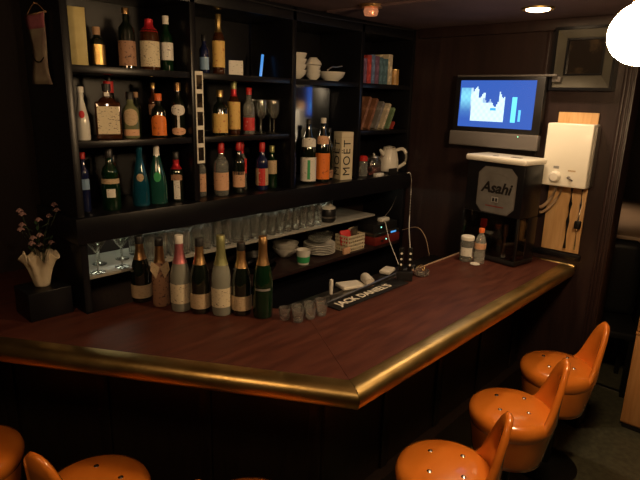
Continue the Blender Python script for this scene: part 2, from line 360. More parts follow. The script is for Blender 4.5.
# ------------------------------------------------------------ bottles
VIEW = lambda x, y: math.atan2(-y, -x)   # a label turned to the room
def bottle(name, label, x, y, z, h, r, style='spirit', glass='gblack', cap='blackc', labels=(), foil=None, cat='bottle', group=None, turn=0, seg=22, neckr=None):
    rt = thing(name, label, cat, (x, y, z), 0, group)
    a = VIEW(x, y) + turn
    nr = neckr or min(.0145, r * .42)
    if style == 'champ':   prof = [(.6, 0), (.93, .008), (1, .03), (1, .42), (.97, .50), (.80, .60), (.55, .69), (nr / r * 1.12, .78), (nr / r, .93)]
    elif style == 'wine':  prof = [(.9, 0), (1, .015), (1, .62), (.93, .68), (.6, .735), (nr / r, .78), (nr / r, .95)]
    elif style == 'sake':  prof = [(.9, 0), (1, .015), (1, .50), (.95, .57), (.7, .69), (.45, .79), (nr / r, .87), (nr / r, .95)]
    elif style == 'spirit': prof = [(.9, 0), (1, .02), (1, .58), (.9, .645), (.6, .70), (nr / r, .75), (nr / r, .90)]
    elif style == 'squat': prof = [(.9, 0), (1, .03), (1, .60), (.88, .69), (.5, .74), (nr / r, .78), (nr / r, .88)]
    elif style == 'cone':  prof = [(.9, 0), (1, .015), (1, .30), (.88, .45), (.62, .62), (.40, .76), (nr / r, .83), (nr / r, .95)]
    elif style == 'slim':  prof = [(.9, 0), (1, .015), (1, .64), (.85, .71), (nr / r, .78), (nr / r, .94)]
    elif style == 'bell':  prof = [(.9, 0), (1, .02), (1.0, .38), (.86, .46), (.80, .54), (.9, .60), (.75, .68), (nr / r, .76), (nr / r, .9)]
    prof2 = [(p[0] * r, p[1] * h) for p in prof]
    lt('bottle_body', glass, [(0, 0)] + prof2 + [(0, prof2[-1][1])], rt, seg)
    zc = prof2[-1][1]
    def rad(z):
        for (r0, z0), (r1, z1) in zip(prof2, prof2[1:]):
            if z0 <= z <= z1: return r0 + (r1 - r0) * (z - z0) / max(1e-6, z1 - z0)
        return nr
    if cap: lt('cap', cap, [(0, zc - .012), (nr + .0022, zc - .012), (nr + .0026, h - .002), (nr + .001, h), (0, h)], rt, 16)
    if foil:
        m, z0f = foil[0], foil[1]
        pts = [(rad(z0f * h + (zc - z0f * h) * k / 5) + .0014, z0f * h + (zc - z0f * h) * k / 5) for k in range(6)]
        lt('neck_foil', m, [(pts[0][0] - .0012, pts[0][1])] + pts + [(nr * .5, zc + .001)], rt, 18)
    for L in labels:
        m, z0, z1, span = L[:4]; shp = L[4] if len(L) > 4 else None
        zz = [rad(z0 * h), rad(z1 * h), rad((z0 + z1) / 2 * h)]
        arcband('label_band', m, max(zz) + .0006, z0 * h, z1 * h, a, span, rt, shape=shp)
    return rt
S1, S2, S3 = 2.0, 1.71, 1.41
# top shelf, first bay
b = thing('booklet', 'tall thin yellowed booklet standing upright at the left end of the top shelf', 'booklet', (.985, 2.21, S1), math.radians(-14))
M['bk_yel'] = mat('yellowed_cover', (.42, .34, .13), .5, col2=(.5, .42, .18), nscale=20)
bx('cover', 'bk_yel', (-.036, .036, -.004, .004, 0, .215), b, bev=.001)
bottle('liquor_bottle', 'short bottle wrapped in shiny gold foil on the top shelf', 1.085, 2.25, S1, .155, .029, 'squat', 'gblack', 'woodc', [('gold', .06, .56, 5.8)])
bottle('liquor_bottle', 'dark brown labelled bottle on the top shelf beside the red topped one', 1.215, 2.25, S1, .243, .034, 'wine', 'gblack', 'copper', [('tan', .05, .46, 3)], neckr=.012)
bottle('whisky_bottle', 'bourbon style bottle with a tall red wax top and big cream label', 1.322, 2.25, S1, .24, .041, 'squat', 'gbrown', None, [('print', .06, .5, 2.6)], foil=('redf', .66), neckr=.017)
bottle('liquor_bottle', 'green bottle with white cap and label beside the red topped one', 1.405, 2.25, S1, .235, .028, 'spirit', 'ggreen', 'whitec', [('whitel', .2, .52, 2.6)], turn=.2)
bottle('liquor_bottle', 'dark shouldered bottle with a dim bluish label next to the photo strip post, top shelf', 1.60, 2.24, S1, .175, .024, 'spirit', 'gnavy', 'blackc', [('bluel', .1, .42, 2)])
bottle('whisky_bottle', 'brown whisky bottle with a yellow label and gold neck on the top shelf', 1.685, 2.24, S1, .275, .029, 'spirit', 'gbrown', 'goldc', [('yel', .12, .56, 2.8)], foil=('goldc', .7))
b = thing('photo_card', 'small pale photo card propped on the top shelf beside the yellow labelled whisky', 'card', (1.79, 2.24, S1), math.radians(-25))
bx('card_sheet', 'whitel', (-.036, .036, -.0015, .0015, 0, .072), b)
b = thing('blue_streak', 'unidentified slim blue streak added as a glowing strip at the back of the top shelf, second bay', 'streak', (2.03, 2.33, S1))  # emission stands in for a blue streak of unknown cause, no lamp known here
bx('glow_strip', 'blueglow', (-.007, .007, -.004, .004, .008, .125), b, bev=.002); bx('end_cap', 'blackp', (-.008, .008, -.005, .005, 0, .0078), b)
b.rotation_euler = (-.15, .12, -.6)
# second shelf, first bay
bottle('rum_bottle', 'white painted rum bottle with sloping shoulders at the left end of the middle shelf', .985, 2.22, S2, .21, .028, 'cone', 'gwhite', 'whitec', [('redl', .42, .56, .8, 'oval')])
def square_bottle(name, label, x, y, z, w, d, h, glass, cap, lab, rz=0):
    rt = thing(name, label, 'bottle', (x, y, z), rz)
    bm = bmesh.new(); box(bm, -w, w, -d, d, 0, h * .68, bev=.008, seg=3); 
    lathe(bm, [(w * .8, h * .672), (w * .6, h * .73), (.015, h * .77), (.014, h * .88)], 18)
    link('bottle_body', bm, glass, rt, smooth=True, angle=.7)
    lt('cap', cap, [(0, h * .87), (.017, h * .87), (.018, h), (0, h)], rt, 16)
    bx('label_band', lab, (-w * .86, w * .86, -d - .0012, -d - .0002, h * .1, h * .6), rt)
    bx('neck_label', 'whitel', (-.010, .010, -.0166, -.0156, h * .78, h * .85), rt)
    return rt
square_bottle('whisky_bottle', 'wide square dark whisky bottle with a big cream label on the middle shelf', 1.10, 2.23, S2, .05, .034, .225, 'gbrown', 'blackc', 'print', math.radians(-24))
bottle('liquor_bottle', 'thin dark bottle with a red and white neck behind the square whisky bottle', 1.165, 2.34, S2, .27, .022, 'slim', 'gblack', 'blackc', [('redl', .70, .88, 3)])
bottle('liquor_bottle', 'round bottle with an oval portrait label above a small peach label', 1.205, 2.235, S2, .196, .0345, 'spirit', 'golive', 'blackc', [('beige', .28, .64, 2.0, 'oval'), ('peach', .06, .2, 2.2)])
bottle('liquor_bottle', 'dim dark bottle with a plain cork stopper left of the orange label one', 1.268, 2.30, S2, .196, .021, 'slim', 'gblack', 'woodc')
bottle('liquor_bottle', 'squat black bottle with an arched orange label and orange cap on the middle shelf', 1.335, 2.225, S2, .192, .033, 'spirit', 'gblack', 'orc', [('orl', .05, .52, 2.4, 'arch')])
bottle('liquor_bottle', 'dark bottle with pale cap standing behind the orange label bottle', 1.385, 2.35, S2, .24, .022, 'wine', 'gbrown', 'goldc', [('tan', .4, .6, 2.5)])
b = bottle('liquor_bottle', 'dark bottle with a white goblet shaped label on the middle shelf', 1.43, 2.215, S2, .243, .031, 'spirit', 'gblack', 'copper', [('whitel', .40, .60, 2.4, 'oval'), ('whitel', .17, .42, .35), ('peach', .04, .18, 2.6, 'oval')])
# second shelf, second bay
bottle('liquor_bottle', 'narrow pale bottle tucked against the photo strip post on the middle shelf', 1.565, 2.26, S2, .19, .02, 'slim', 'golive', 'woodc', [('cream', .05, .4, 2.5)])
bottle('whisky_bottle', 'round dark whisky bottle with yellow label and cork coloured cap', 1.675, 2.225, S2, .218, .038, 'spirit', 'gblack', 'goldc', [('yel', .06, .48, 2.6)])
bottle('whisky_bottle', 'tall brown whisky bottle with cream label and green and red neck', 1.782, 2.25, S2, .262, .031, 'spirit', 'gbrown', 'greenf', [('yel', .1, .62, 2.8)], foil=('redf', .72))
bottle('liquor_bottle', 'clear bottle with red cap and small red label next to the stemmed glasses', 1.868, 2.235, S2, .234, .030, 'spirit', 'gclear', 'redc', [('redl', .08, .36, 2.4)])
# ledge, first bay
bottle('liquor_bottle', 'slim dark bottle with light blue label at the left end of the ledge', .985, 2.25, S3, .248, .021, 'slim', 'gnavy', 'redc', [('bluel', .38, .56, 2.2)], neckr=.009)
bottle('liquor_bottle', 'dark green bottle with a gold band and torn white label on the ledge', 1.085, 2.22, S3, .262, .039, 'bell', 'ggreen', 'blackc', [('beige', .44, .52, 3), ('whitel', .22, .36, .9)])
bottle('liquor_bottle', 'dim amber bottle standing behind the green and blue bottles on the ledge', 1.16, 2.34, S3, .22, .028, 'spirit', 'gbrown', 'blackc', [('tan', .2, .5, 2)])
bottle('liqueur_bottle', 'bright blue liqueur bottle with a clear long neck on the ledge', 1.225, 2.22, S3, .27, .037, 'cone', 'gblue', 'gblue', [('beige', .42, .55, .9, 'oval')], neckr=.013)
bottle('liqueur_bottle', 'tall tapering teal green bottle with a round white crest and pale neck', 1.31, 2.22, S3, .276, .043, 'cone', 'gteal', 'whitec', [('greenl', .38, .54, .8, 'oval')], foil=('whitec', .80), neckr=.012)
bottle('liquor_bottle', 'dark bottle with red neck and narrow white vertical label on the ledge', 1.408, 2.215, S3, .232, .031, 'spirit', 'gblack', 'blackc', [('whitel', .06, .44, .9), ('tan', .44, .56, 1.8, 'arch')], foil=('redf', .66))
# ledge, second bay
bottle('liquor_bottle', 'clear bottle with faded pink label next to the lower end of the photo strip', 1.578, 2.26, S3, .225, .024, 'spirit', 'gclear', 'pinkc', [('peach', .1, .5, 2.4)])
bottle('gin_bottle', 'clear bottle with red cap and rosy cream label on the ledge', 1.672, 2.22, S3, .265, .037, 'spirit', 'gclear', 'redc', [('peach', .1, .44, 2.6)], foil=('redf', .80))
bottle('liquor_bottle', 'dark bottle with peach label bearing a dark script band on the ledge', 1.785, 2.22, S3, .267, .032, 'spirit', 'gblack', 'redc', [('peach', .12, .42, 2.6), ('ink', .36, .43, 1.8)], foil=('redf', .82))
bottle('vodka_bottle', 'clear bottle with long red cap and red label half behind its neighbours', 1.862, 2.29, S3, .262, .027, 'spirit', 'gclear', 'redc', [('redl', .34, .64, 2.6)], foil=('redf', .74))
bottle('liquor_bottle', 'navy bottle with white label, red label and red cap on the ledge', 1.945, 2.22, S3, .255, .033, 'spirit', 'gnavy', 'redc', [('beige', .1, .46, 2.8), ('redl', .1, .46, 1.1)], foil=('redf', .80))
bottle('liquor_bottle', 'slender green glass bottle with pale label at the right end of the second bay', 2.035, 2.24, S3, .232, .031, 'spirit', 'ggreen', 'greenf', [('beige', .34, .66, 2)])
# ledge, third bay
bottle('wine_bottle', 'dark bottle with a narrow white label at the left end of the third bay', 2.19, 2.24, S3, .27, .025, 'wine', 'gnavy', 'redc', [('whitel', .08, .46, 1.2)], foil=('redf', .72))
bottle('sake_bottle', 'big dark sake bottle with white label bearing a green stripe', 2.30, 2.215, S3, .375, .047, 'sake', 'gblack', 'blackc', [('whitel', .05, .42, 2.6), ('greenl', .08, .38, .35), ('whitel', .58, .72, 2.2, 'arch')], turn=.1, neckr=.015)
bottle('sake_bottle', 'big dark sake bottle with a wide orange label', 2.425, 2.215, S3, .38, .043, 'sake', 'gblack', 'whitec', [('orl', .05, .46, 3), ('peach', .6, .73, 2.2, 'arch')], neckr=.014)
bottle('liquor_bottle', 'dark bottle mostly hidden between the orange label sake and the boxed champagne', 2.515, 2.25, S3, .318, .032, 'wine', 'gblack', 'blackc', [('tan', .05, .2, 3)])
# champagne box
b = thing('champagne_box', 'tall cream champagne gift box with black vertical lettering on two sides', 'box', (2.615, 2.215, S3), math.radians(-14))
bx('carton', 'cream', (-.044, .044, -.044, .044, 0, .295), b, bev=.001)
bx('lid_seam', 'beige', (-.0445, .0445, -.0445, .0445, .262, .2635), b)
text('lettering', 'MOËT', .075, 'ink', b, frame_mtx((0, -.0447, .135), (0, 0, 1), (-1, 0, 0)), space=1.18)
text('lettering', 'MOËT', .075, 'ink', b, frame_mtx((-.0447, 0, .135), (0, 0, 1), (0, 1, 0)), space=1.18)
# fourth bay: things by the kettle
b = thing('spice_jar', 'small clear jar with bright red lid on the ledge next to the divider', 'jar', (2.83, 2.22, S3))
lt('jar_body', 'gclear', [(0, 0), (.03, 0), (.032, .01), (.032, .08), (.027, .1), (0, .1)], b); lt('lid', 'redc', [(0, .1), (.029, .1), (.029, .125), (.02, .135), (0, .135)], b)
b = thing('glass_teapot', 'clear glass teapot holding something red beside the white kettle', 'teapot', (2.955, 2.23, S3))
lt('pot_body', 'glass', [(0, 0), (.045, 0), (.056, .02), (.058, .06), (.05, .1), (.04, .115), (0, .115)], b)
lt('infusion', 'redb', [(0, .002), (.04, .002), (.05, .02), (.05, .055), (0, .055)], b); lt('lid', 'steel', [(0, .116), (.041, .116), (.038, .124), (.01, .13), (.008, .142), (0, .145)], b)
bm = bmesh.new(); tube(bm, smooth_path([(-.045, -.02, .1), (-.075, -.04, .1), (-.085, -.045, .06), (-.055, -.028, .03)]), .005, 8); link('handle', bm, 'steel', b, smooth=True)
k = thing('electric_kettle', 'white electric kettle with a loop handle at the right end of the ledge', 'kettle', (3.125, 2.225, S3))
lt('kettle_body', 'white', [(0, .012), (.068, .012), (.07, .03), (.066, .09), (.056, .14), (.046, .165), (0, .168)], k, 28)
lt('lid', 'white', [(0, .1685), (.045, .1685), (.04, .178), (.012, .184), (0, .186)], k, 24)
lt('base', 'blackp', [(0, 0), (.074, 0), (.074, .010), (0, .0115)], k, 28)
bm = bmesh.new(); tube(bm, smooth_path([(.040, -.03, .155), (.065, -.065, .165), (.078, -.09, .13), (.076, -.088, .075), (.050, -.045, .035)]), [.012] * 33, 10); link('handle', bm, 'white', k, smooth=True)
bm = bmesh.new(); tube(bm, [(-.05, .01, .12), (-.075, .015, .15), (-.084, .017, .162)], [.016, .011, .009], 10); link('spout', bm, 'white', k, smooth=True)
lt('water_gauge', 'blackp', [(0, 0), (.011, 0), (.011, .003), (0, .003)], k, 14, c=(-.02, -.052, .178))
bx('tea_tin', 'blackp', (3.0, 3.08, 2.118, 2.134, S3 + .0, S3 + .045), bev=.003); tag(bpy.data.objects['tea_tin'], 'small flat black box leaning before the kettle', 'box')
bx('packet', 'whitel', (2.86, 2.94, 2.125, 2.155, S3, S3 + .022), bev=.003); tag(bpy.data.objects['packet'], 'small white paper packet lying before the red lidded jar', 'packet')

# dishes on the top shelf, third bay
def bowl(name, label, x, y, z, r, h, m='china', cat='bowl', group=None):
    o = lt(name, m, [(0, 0), (r * .45, 0), (r * .5, .004), (r * .85, h * .5), (r, h), (r * .96, h), (r * .8, h * .5), (r * .42, .008), (0, .008)], seg=28, cap0=False, cap1=False)
    o.location = (x, y, z); return tag(o, label, cat, group)
for i in range(4): bowl('serving_bowl', 'white bowl in the left stack on the top shelf of the third bay', 2.205, 2.24, S1 + .001 + i * .030, .066, .048, group='stacked bowls on the top shelf')
def plate(name, label, x, y, z, r, h=.018, m='china', group=None):
    o = lt(name, m, [(0, 0), (r * .6, 0), (r * .64, .003), (r, h), (r * .99, h + .003), (r * .6, .007), (0, .006)], seg=32, cap0=False, cap1=False)
    o.location = (x, y, z); return tag(o, label, 'plate', group)
for i in range(3): bowl('small_bowl', 'small ivory bowl in the middle stack on the top shelf', 2.35, 2.24, S1 + .001 + i * .022, .045, .036, group='small ivory bowls on the top shelf')
o = bowl('angular_bowl', 'white faceted bowl set upside down on the middle stack', 2.35, 2.24, S1 + .125, .05, .04); o.rotation_euler = (PI, 0, 0)
bowl('shallow_bowl', 'wide shallow white bowl at the right end of the dishes on the top shelf', 2.52, 2.25, S1, .085, .055)
o = bm = bmesh.new(); tube(bm, smooth_path([(-.05, 0, .0), (-.02, -.01, .02), (.02, -.01, .022), (.06, -.02, .03)]), .005, 8)
o = link('serving_spoon', bm, 'steel', smooth=True); o.location = (2.50, 2.22, S1 + .061); tag(o, 'metal serving spoon lying across the wide shallow bowl', 'spoon')

# books
def book(label, x, y, z, w, d, h, m, tilt=0, rz=0, name='book', group=None):
    rt = thing(name, label, 'book', (x, y, z), rz, group); rt.rotation_euler = (0, tilt, rz)
    bm = bmesh.new(); box(bm, 0, .0015, 0, d, 0, h); box(bm, w - .0015, w, 0, d, 0, h); box(bm, .0016, w - .0016, 0, .0015, 0, h)
    link('cover', bm, m, rt); bx('pages', 'cream', (.0018, w - .0018, .0017, d - .004, .003, h - .003), rt)
    return rt
xs = 2.715
for (w, h, m, lab) in ((.036, .13, 'bk_grey', 'thin grey magazine standing against the divider on the top shelf'), (.030, .15, 'bk_purple', 'dim purple magazine on the top shelf, second from the divider'),
                       (.040, .17, 'bk_red', 'dull red book on the top shelf among the magazines'), (.034, .175, 'bk_blue', 'dark blue magazine right after the dull red book'),
                       (.040, .17, 'bk_purple', 'plum coloured book in the middle of the top shelf row'), (.036, .165, 'bk_teal', 'teal magazine before the widest teal book'),
                       (.050, .16, 'bk_teal', 'wide teal book just left of the cream one on the top shelf'), (.045, .19, 'bk_cream', 'thick cream book, tallest on the top shelf of the fourth bay')):
    book(lab, xs, 2.19, S1, w, .2, h, m); xs += w + .004
    if m == 'bk_cream': xs += .01
xs += .006
b = thing('tin_can', 'small ochre tin beside the thick cream book on the top shelf', 'tin', (xs + .026, 2.20, S1)); lt('can_body', 'bk_ochre', [(0, 0), (.028, 0), (.028, .095), (0, .095)], b); lt('lid', 'goldc', [(0, .0955), (.029, .0955), (.029, .102), (0, .102)], b)
xs = 2.76
for i, (w, h, m, lab, tl) in enumerate(((.022, .22, 'bk_brown', 'brown cardboard folder leaning right on the middle shelf of the fourth bay', .42),
                                  (.022, .21, 'bk_brown', 'second brown leaning folder, right of the first', .42), (.026, .19, 'bk_grey', 'grey magazine leaning after the brown folders', .45),
                                  (.022, .18, 'bk_cream', 'cream notebook leaning on the middle shelf of the fourth bay', .46), (.022, .15, 'bk_green', 'green covered book at the right end of the leaning row', .46), (.014, .05, 'bk_red', 'low red booklet between the leaning books', .46))):
    pos = 2.745 + [0, .075, .15, .225, .29, .345][i]
    book(lab, pos, 2.19, S2 + .001 + w * math.sin(tl), w, .18, h, m, tilt=tl)

# photo strip on the post between first and second bay
ps = thing('photo_strip', 'white strip of five small framed photos hanging on the shelf post', 'photo strip', (1.497, YF - .0035, 1.59))
bx('backing', 'cloth', (-.021, .021, -.0006, .0012, 0, .415), ps)
for k in range(5): bx('photo', 'pict', (-.015, .015, -.0018, -.0008, .012 + k * .081, .012 + k * .081 + .062), ps)

# ------------------------------------------------------------ glasses
def stem_glass(name, label, x, y, z, h=.16, r=.035, kind='wine', group=None):
    rt = thing(name, label, 'glass', (x, y, z), 0, group)
    if kind == 'martini':
        lt('foot', 'glass', [(0, 0), (.032, 0), (.032, .002), (.006, .006), (.0035, .012), (.0035, h * .55), (0, h * .55)], rt, 18)
        lt('glass_bowl', 'glass', [(0, h * .551), (.006, h * .56), (r, h), (r - .0015, h), (.003, h * .58), (0, h * .575)], rt, 22, cap0=False, cap1=False)
    elif kind == 'wine':
        lt('foot', 'glass', [(0, 0), (.030, 0), (.030, .002), (.006, .006), (.0035, .012), (.0035, h * .42), (0, h * .42)], rt, 16)
        lt('glass_bowl', 'glass', [(0, h * .421), (r * .5, h * .46), (r * .95, h * .62), (r, h * .75), (r * .86, h), (r * .82, h), (r * .95, h * .74), (r * .88, h * .62), (r * .4, h * .48), (0, h * .45)], rt, 18, cap0=False, cap1=False)
    return rt
m0 = stem_glass('cocktail_glass', 'wide rimmed stemmed cocktail glass at the left end of the lit glass shelf', 1.0, 2.22, 1.1405, .155, .05, 'martini', 'cocktail glasses on the lit shelf')
for x, y in ((1.115, 2.225), (1.06, 2.33), (1.175, 2.34)): dup(m0, (x, y, 1.1405))
w0 = stem_glass('wine_glass', 'clear stemmed wine glass at the end of the middle shelf, second bay', 1.94, 2.22, S2, .175, .03, 'wine', 'wine glasses on the middle shelf')
for x, y in ((1.985, 2.28), (2.025, 2.215), (2.065, 2.29), (1.945, 2.30), (2.015, 2.36)): dup(w0, (x, y, S2))
t0 = tag(lt('tumbler_glass', 'sparkle', [(0, 0), (.021, 0), (.0235, .004), (.0255, .05), (.029, .125), (.0265, .125), (.0225, .05), (.019, .014), (0, .012)], None, 12, smooth=False, cap0=False, cap1=False), 'tall clear tumbler standing in the rows on the lit glass shelf', 'glass', 'tumblers on the lit glass shelf')
t0.location = (1.255, 2.225, 1.1405)
k = 0
for ix in range(20):
    for iy in range(3):
        x = 1.255 + ix * .064 + (iy % 2) * .01; y = 2.225 + iy * .075
        if (ix == 0 and iy == 0) or x > 2.43: continue
        c = t0.copy(); COL.objects.link(c); c.location = (x, y, 1.1405); c.scale = (1, 1, .92 + .16 * random.random())
b = thing('sugar_pot', 'dark round pot with a white knobbed lid at the end of the glass rows', 'pot', (2.52, 2.24, 1.1405))
lt('pot_body', 'blackp', [(0, 0), (.04, 0), (.05, .015), (.05, .07), (.044, .085), (0, .085)], b, 24); lt('band', 'steel', [(.0505, .03), (.052, .03), (.052, .04), (.0505, .04)], b, 24, cap0=False, cap1=False)
lt('lid', 'china', [(0, .0855), (.047, .0855), (.046, .098), (.02, .112), (.012, .125), (0, .128)], b, 24)
b = thing('ice_bucket', 'dim glass tub between the tumblers and the dark sugar pot', 'tub', (2.64, 2.38, 1.1405)); lt('tub_body', 'glass', [(0, 0), (.05, 0), (.058, .1), (.055, .1), (.047, .008), (0, .006)], b, 20, cap0=False, cap1=False)

# shot glasses on the counter corner
s0 = tag(lt('shot_glass', 'sparkle', [(0, 0), (.018, 0), (.021, .004), (.0225, .02), (.026, .052), (.0235, .052), (.018, .018), (0, .014)], None, 20, cap0=False, cap1=False), 'small clear shot glass in the cluster on the counter beside the green champagne bottle', 'glass', 'shot glasses on the counter')
s0.location = (1.462, 1.525, CT + .0005)
for x, y in ((1.484, 1.468), (1.520, 1.512), (1.545, 1.458), (1.580, 1.500), (1.606, 1.448), (1.642, 1.490)):
    c = s0.copy(); COL.objects.link(c); c.location = (x, y, CT + .0005)

# ------------------------------------------------------------ champagne bottles on the counter
def champ(label, x, y, h, r, kind):
    g = dict(dark='gblack', wrap='tan', pink='gfrost', green='gfrost', emer='ggreen')[kind]
    f = dict(dark='copper', wrap='copper', pink='pinkf', green='greenf', emer='copper')[kind]
    lab = dict(dark=[('beige', .08, .28, 2.9)], wrap=[], pink=[('print', .12, .38, 2.8)], green=[('print', .12, .36, 2.8)], emer=[])[kind]
    rt = bottle('champagne_bottle', label, x, y, CT, h, r, 'champ', g, dict(dark='blackc', wrap='blackc', pink='whitec', green='greenf', emer='copper')[kind], lab, foil=(f, .64 if kind in ('pink', 'green') else .66), group=None, seg=28, neckr=.0155)
    a = VIEW(x, y)
    if kind in ('dark', 'emer', 'wrap'):
        lt('red_collar', 'redf', [(r * .66, h * .635), (r * .68, h * .635), (r * .50, h * .715), (r * .48, h * .715)], rt, 22, cap0=False, cap1=False)
    if kind == 'emer':
        arcband('glint_band', 'silver', r + .0006, h * .36, h * .385, a, 1.6, rt); arcband('label_band', 'ggreen', r + .0006, h * .1, h * .34, a, 1.5, rt)
    if kind == 'wrap':
        bm = bmesh.new()
        for s in (-1, 1):
            vs = [bm.verts.new(p) for p in ((0, 0, 0), (s * .034, .004, .028), (s * .04, .006, -.012), (s * .018, .002, -.05))]; bm.faces.new(vs)
        o = link('paper_bow', bm, 'beige', rt); o.location = (math.cos(a) * (r * .95), math.sin(a) * (r * .95), h * .60); o.rotation_euler = (0, 0, a + PI / 2)
        sm = o.modifiers.new('s', 'SOLIDIFY'); sm.thickness = .002
    return rt
champ('dark champagne bottle with copper foil and beige label, leftmost on the counter', 1.147, 2.122, .298, .043, 'dark')
champ('tan wrapped bottle with a paper bow at its neck, on the counter', 1.180, 2.015, .305, .036, 'wrap')
champ('frosted clear sparkling wine bottle with a pink foil neck and printed label', 1.214, 1.912, .332, .0425, 'pink')
champ('dark champagne bottle with red collar standing between the two frosted bottles', 1.260, 1.835, .327, .042, 'dark')
champ('frosted clear sparkling wine bottle with a pale green foil neck', 1.311, 1.755, .345, .0415, 'green')
champ('dark champagne bottle with red collar, standing left of the bright green one', 1.374, 1.700, .315, .042, 'dark')
champ('shiny green champagne bottle with copper top, rightmost in the counter row', 1.418, 1.613, .350, .0415, 'emer')

# spill mat
mt = thing('bar_mat', 'long black bar mat with raised cream lettering at the inner counter edge', 'bar mat', (1.965, 1.470, CT))
bx('rubber_mat', 'blackp', (-.27, .27, -.048, .048, .0003, .007), mt, bev=.003)
text('lettering', "JACK DANIEL'S", .060, 'cloth', mt, frame_mtx((-.035, -.004, .0076), (1, 0, 0), (0, 1, 0)), ext=.0010, bold=.0010)
# things behind the counter and at its inner edge
def slab_cloth(name, label, x, y, z, w, d, h, rz, m='cloth'):
    bm = bmesh.new(); box(bm, -w, w, -d, d, 0, h, bev=h * .4, seg=3); bmesh.ops.subdivide_edges(bm, edges=bm.edges[:], cuts=1)
    for v in bm.verts: v.co.z += .15 * h * math.sin(v.co.x * 70) * (v.co.z > h * .3)
    o = link(name, bm, m, smooth=True); o.location = (x, y, z); o.rotation_euler = (0, 0, rz); return tag(o, label, 'cloth')
slab_cloth('folded_cloth', 'folded white bar cloth lying flat behind the lettered mat', 2.27, 1.83, .868, .075, .05, .02, -.3)
slab_cloth('folded_cloth', 'narrow folded white cloth lying near the red player', 2.66, 1.855, .8615, .06, .035, .025, .3)
b = lt('rolled_towel', 'cloth', [(0, -.055), (.026, -.055), (.03, -.04), (.03, .04), (.026, .055), (0, .055)], None, 20); b.rotation_euler = (PI / 2, 0, -.6); b.location = (2.36, 1.78, .9); tag(b, 'white rolled hand towel behind the counter between the two folded cloths', 'towel')
b = bx('pink_box', 'peach', (2.285, 2.315, 1.68, 1.73, .8615, .9), bev=.003); b.name = 'match_box'; tag(b, 'tiny pinkish box beside the rolled towel', 'box')
b = thing('bar_spoon_rest', 'small white handled utensil standing upright behind the shot glasses', 'utensil', (1.93, 1.68, .8615))
b.name = 'bottle_brush'
lt('handle', 'whitec', [(0, .09), (.008, .09), (.011, .14), (.009, .165), (0, .17)], b, 12); lt('stem', 'steel', [(0, 0), (.018, 0), (.018, .004), (.004, .006), (.003, .09), (0, .09)], b, 12)
kb = thing('knife_block', 'dark block holding two upright riveted handles at the inner counter edge', 'knife block', (2.262, 1.475, CT), math.radians(-50))
bx('block', 'blackp', (-.035, .045, -.022, .022, .0003, .05), kb, bev=.003)
for x in (-.017, .028):
    h_ = bx('handle', 'blackm', (x - .012, x + .012, -.008, .008, .051, .175), kb, bev=.004)
    for z in (.085, .115, .145): 
        r_ = lt('rivet', 'whitec', [(0, 0), (.006, 0), (.006, .002), (0, .003)], h_, 10); r_.location = (x, -.0082, z); r_.rotation_euler = (PI / 2, 0, 0)
b = thing('glass_ashtray', 'small cut glass ashtray shining on the counter right of the knife block', 'ashtray', (2.40, 1.455, CT))
lt('tray_bowl', 'sparkle', [(0, .0003), (.034, .0003), (.04, .006), (.042, .03), (.034, .03), (.03, .01), (0, .008)], b, 10, smooth=False, cap0=False, cap1=False)
bm = bmesh.new(); random.seed(3)
for k in range(3):
    a = k * 2.1; tube(bm, smooth_path([(math.cos(a) * .03, math.sin(a) * .03, .034), (math.cos(a + .5) * .01, math.sin(a + .4) * .02, .055), (math.cos(a + 2) * .035, math.sin(a + 2) * .03, .036)], 5), .0018, 6)
o = link('wire_coil', bm, 'goldc', smooth=True); o.location = (2.40, 1.455, CT); tag(o, 'loose coil of thin gold wire lying on the glass ashtray', 'wire')
for i, (x, y, lab) in enumerate(((2.50, 1.68, 'upturned dim steel bowl left of the cables on the work bench'), (2.75, 1.66, 'upturned dim steel bowl right of the cables on the work bench'))):
    o = lt('mixing_bowl', 'steel', [(.055, 0), (.053, .03), (.04, .055), (.015, .068), (0, .07), (0, .068), (.014, .066), (.038, .052), (.051, .028), (.053, 0)], None, 24, cap0=False, cap1=False); o.location = (x, y, .8612); tag(o, lab, 'bowl')

# lower shelf things
LS = .9205
for i in range(6): plate('dinner_plate', 'white plate in the stack on the lower shelf', 2.51, 2.30, LS + i * .011, .105, .016, group='stacked plates on the lower shelf')
for i in range(2):
    c = bowl('glass_bowl', 'clear shallow bowl stacked on the white plates', 2.51, 2.30, LS + .078 + i * .014, .09, .045, 'glass', group='glass bowls on the plates')
for i in range(2): bowl('soup_bowl', 'white bowl in the small stack behind the green banded cup', 2.30, 2.40, LS + i * .03, .085, .06, group='bowls behind the green banded cup')
b = thing('noodle_cup', 'white cup with a wide green band on the lower shelf before the plates', 'cup', (2.265, 2.205, LS)); lt('cup_body', 'china', [(0, 0), (.035, 0), (.044, .09), (.042, .09), (.034, .006), (0, .005)], b, 24, cap0=False, cap1=False); lt('green_band', 'greenl', [(.0368, .012), (.0375, .012), (.0415, .05), (.0405, .05)], b, 24, cap0=False, cap1=False)
b = thing('frying_pan', 'dark pan lying on the lower shelf left of the green banded cup', 'pan', (1.98, 2.29, LS)); lt('pan_body', 'blackm', [(0, 0), (.085, 0), (.105, .04), (.102, .04), (.082, .004), (0, .003)], b, 28, cap0=False, cap1=False)
bm = bmesh.new(); tube(bm, [(-.1, 0, .036), (-.2, -.01, .05)], .009, 8); link('handle', bm, 'blackp', b, smooth=True)
o = dup(b, (1.985, 2.295, LS + .0475), .5, 'second dark pan stacked in the one on the lower shelf')
bk = thing('wire_basket', 'white plastic basket full of snack packets on the lower shelf', 'basket', (2.745, 2.235, LS))
bm = bmesh.new(); box(bm, -.085, .085, -.055, .055, 0, .004)
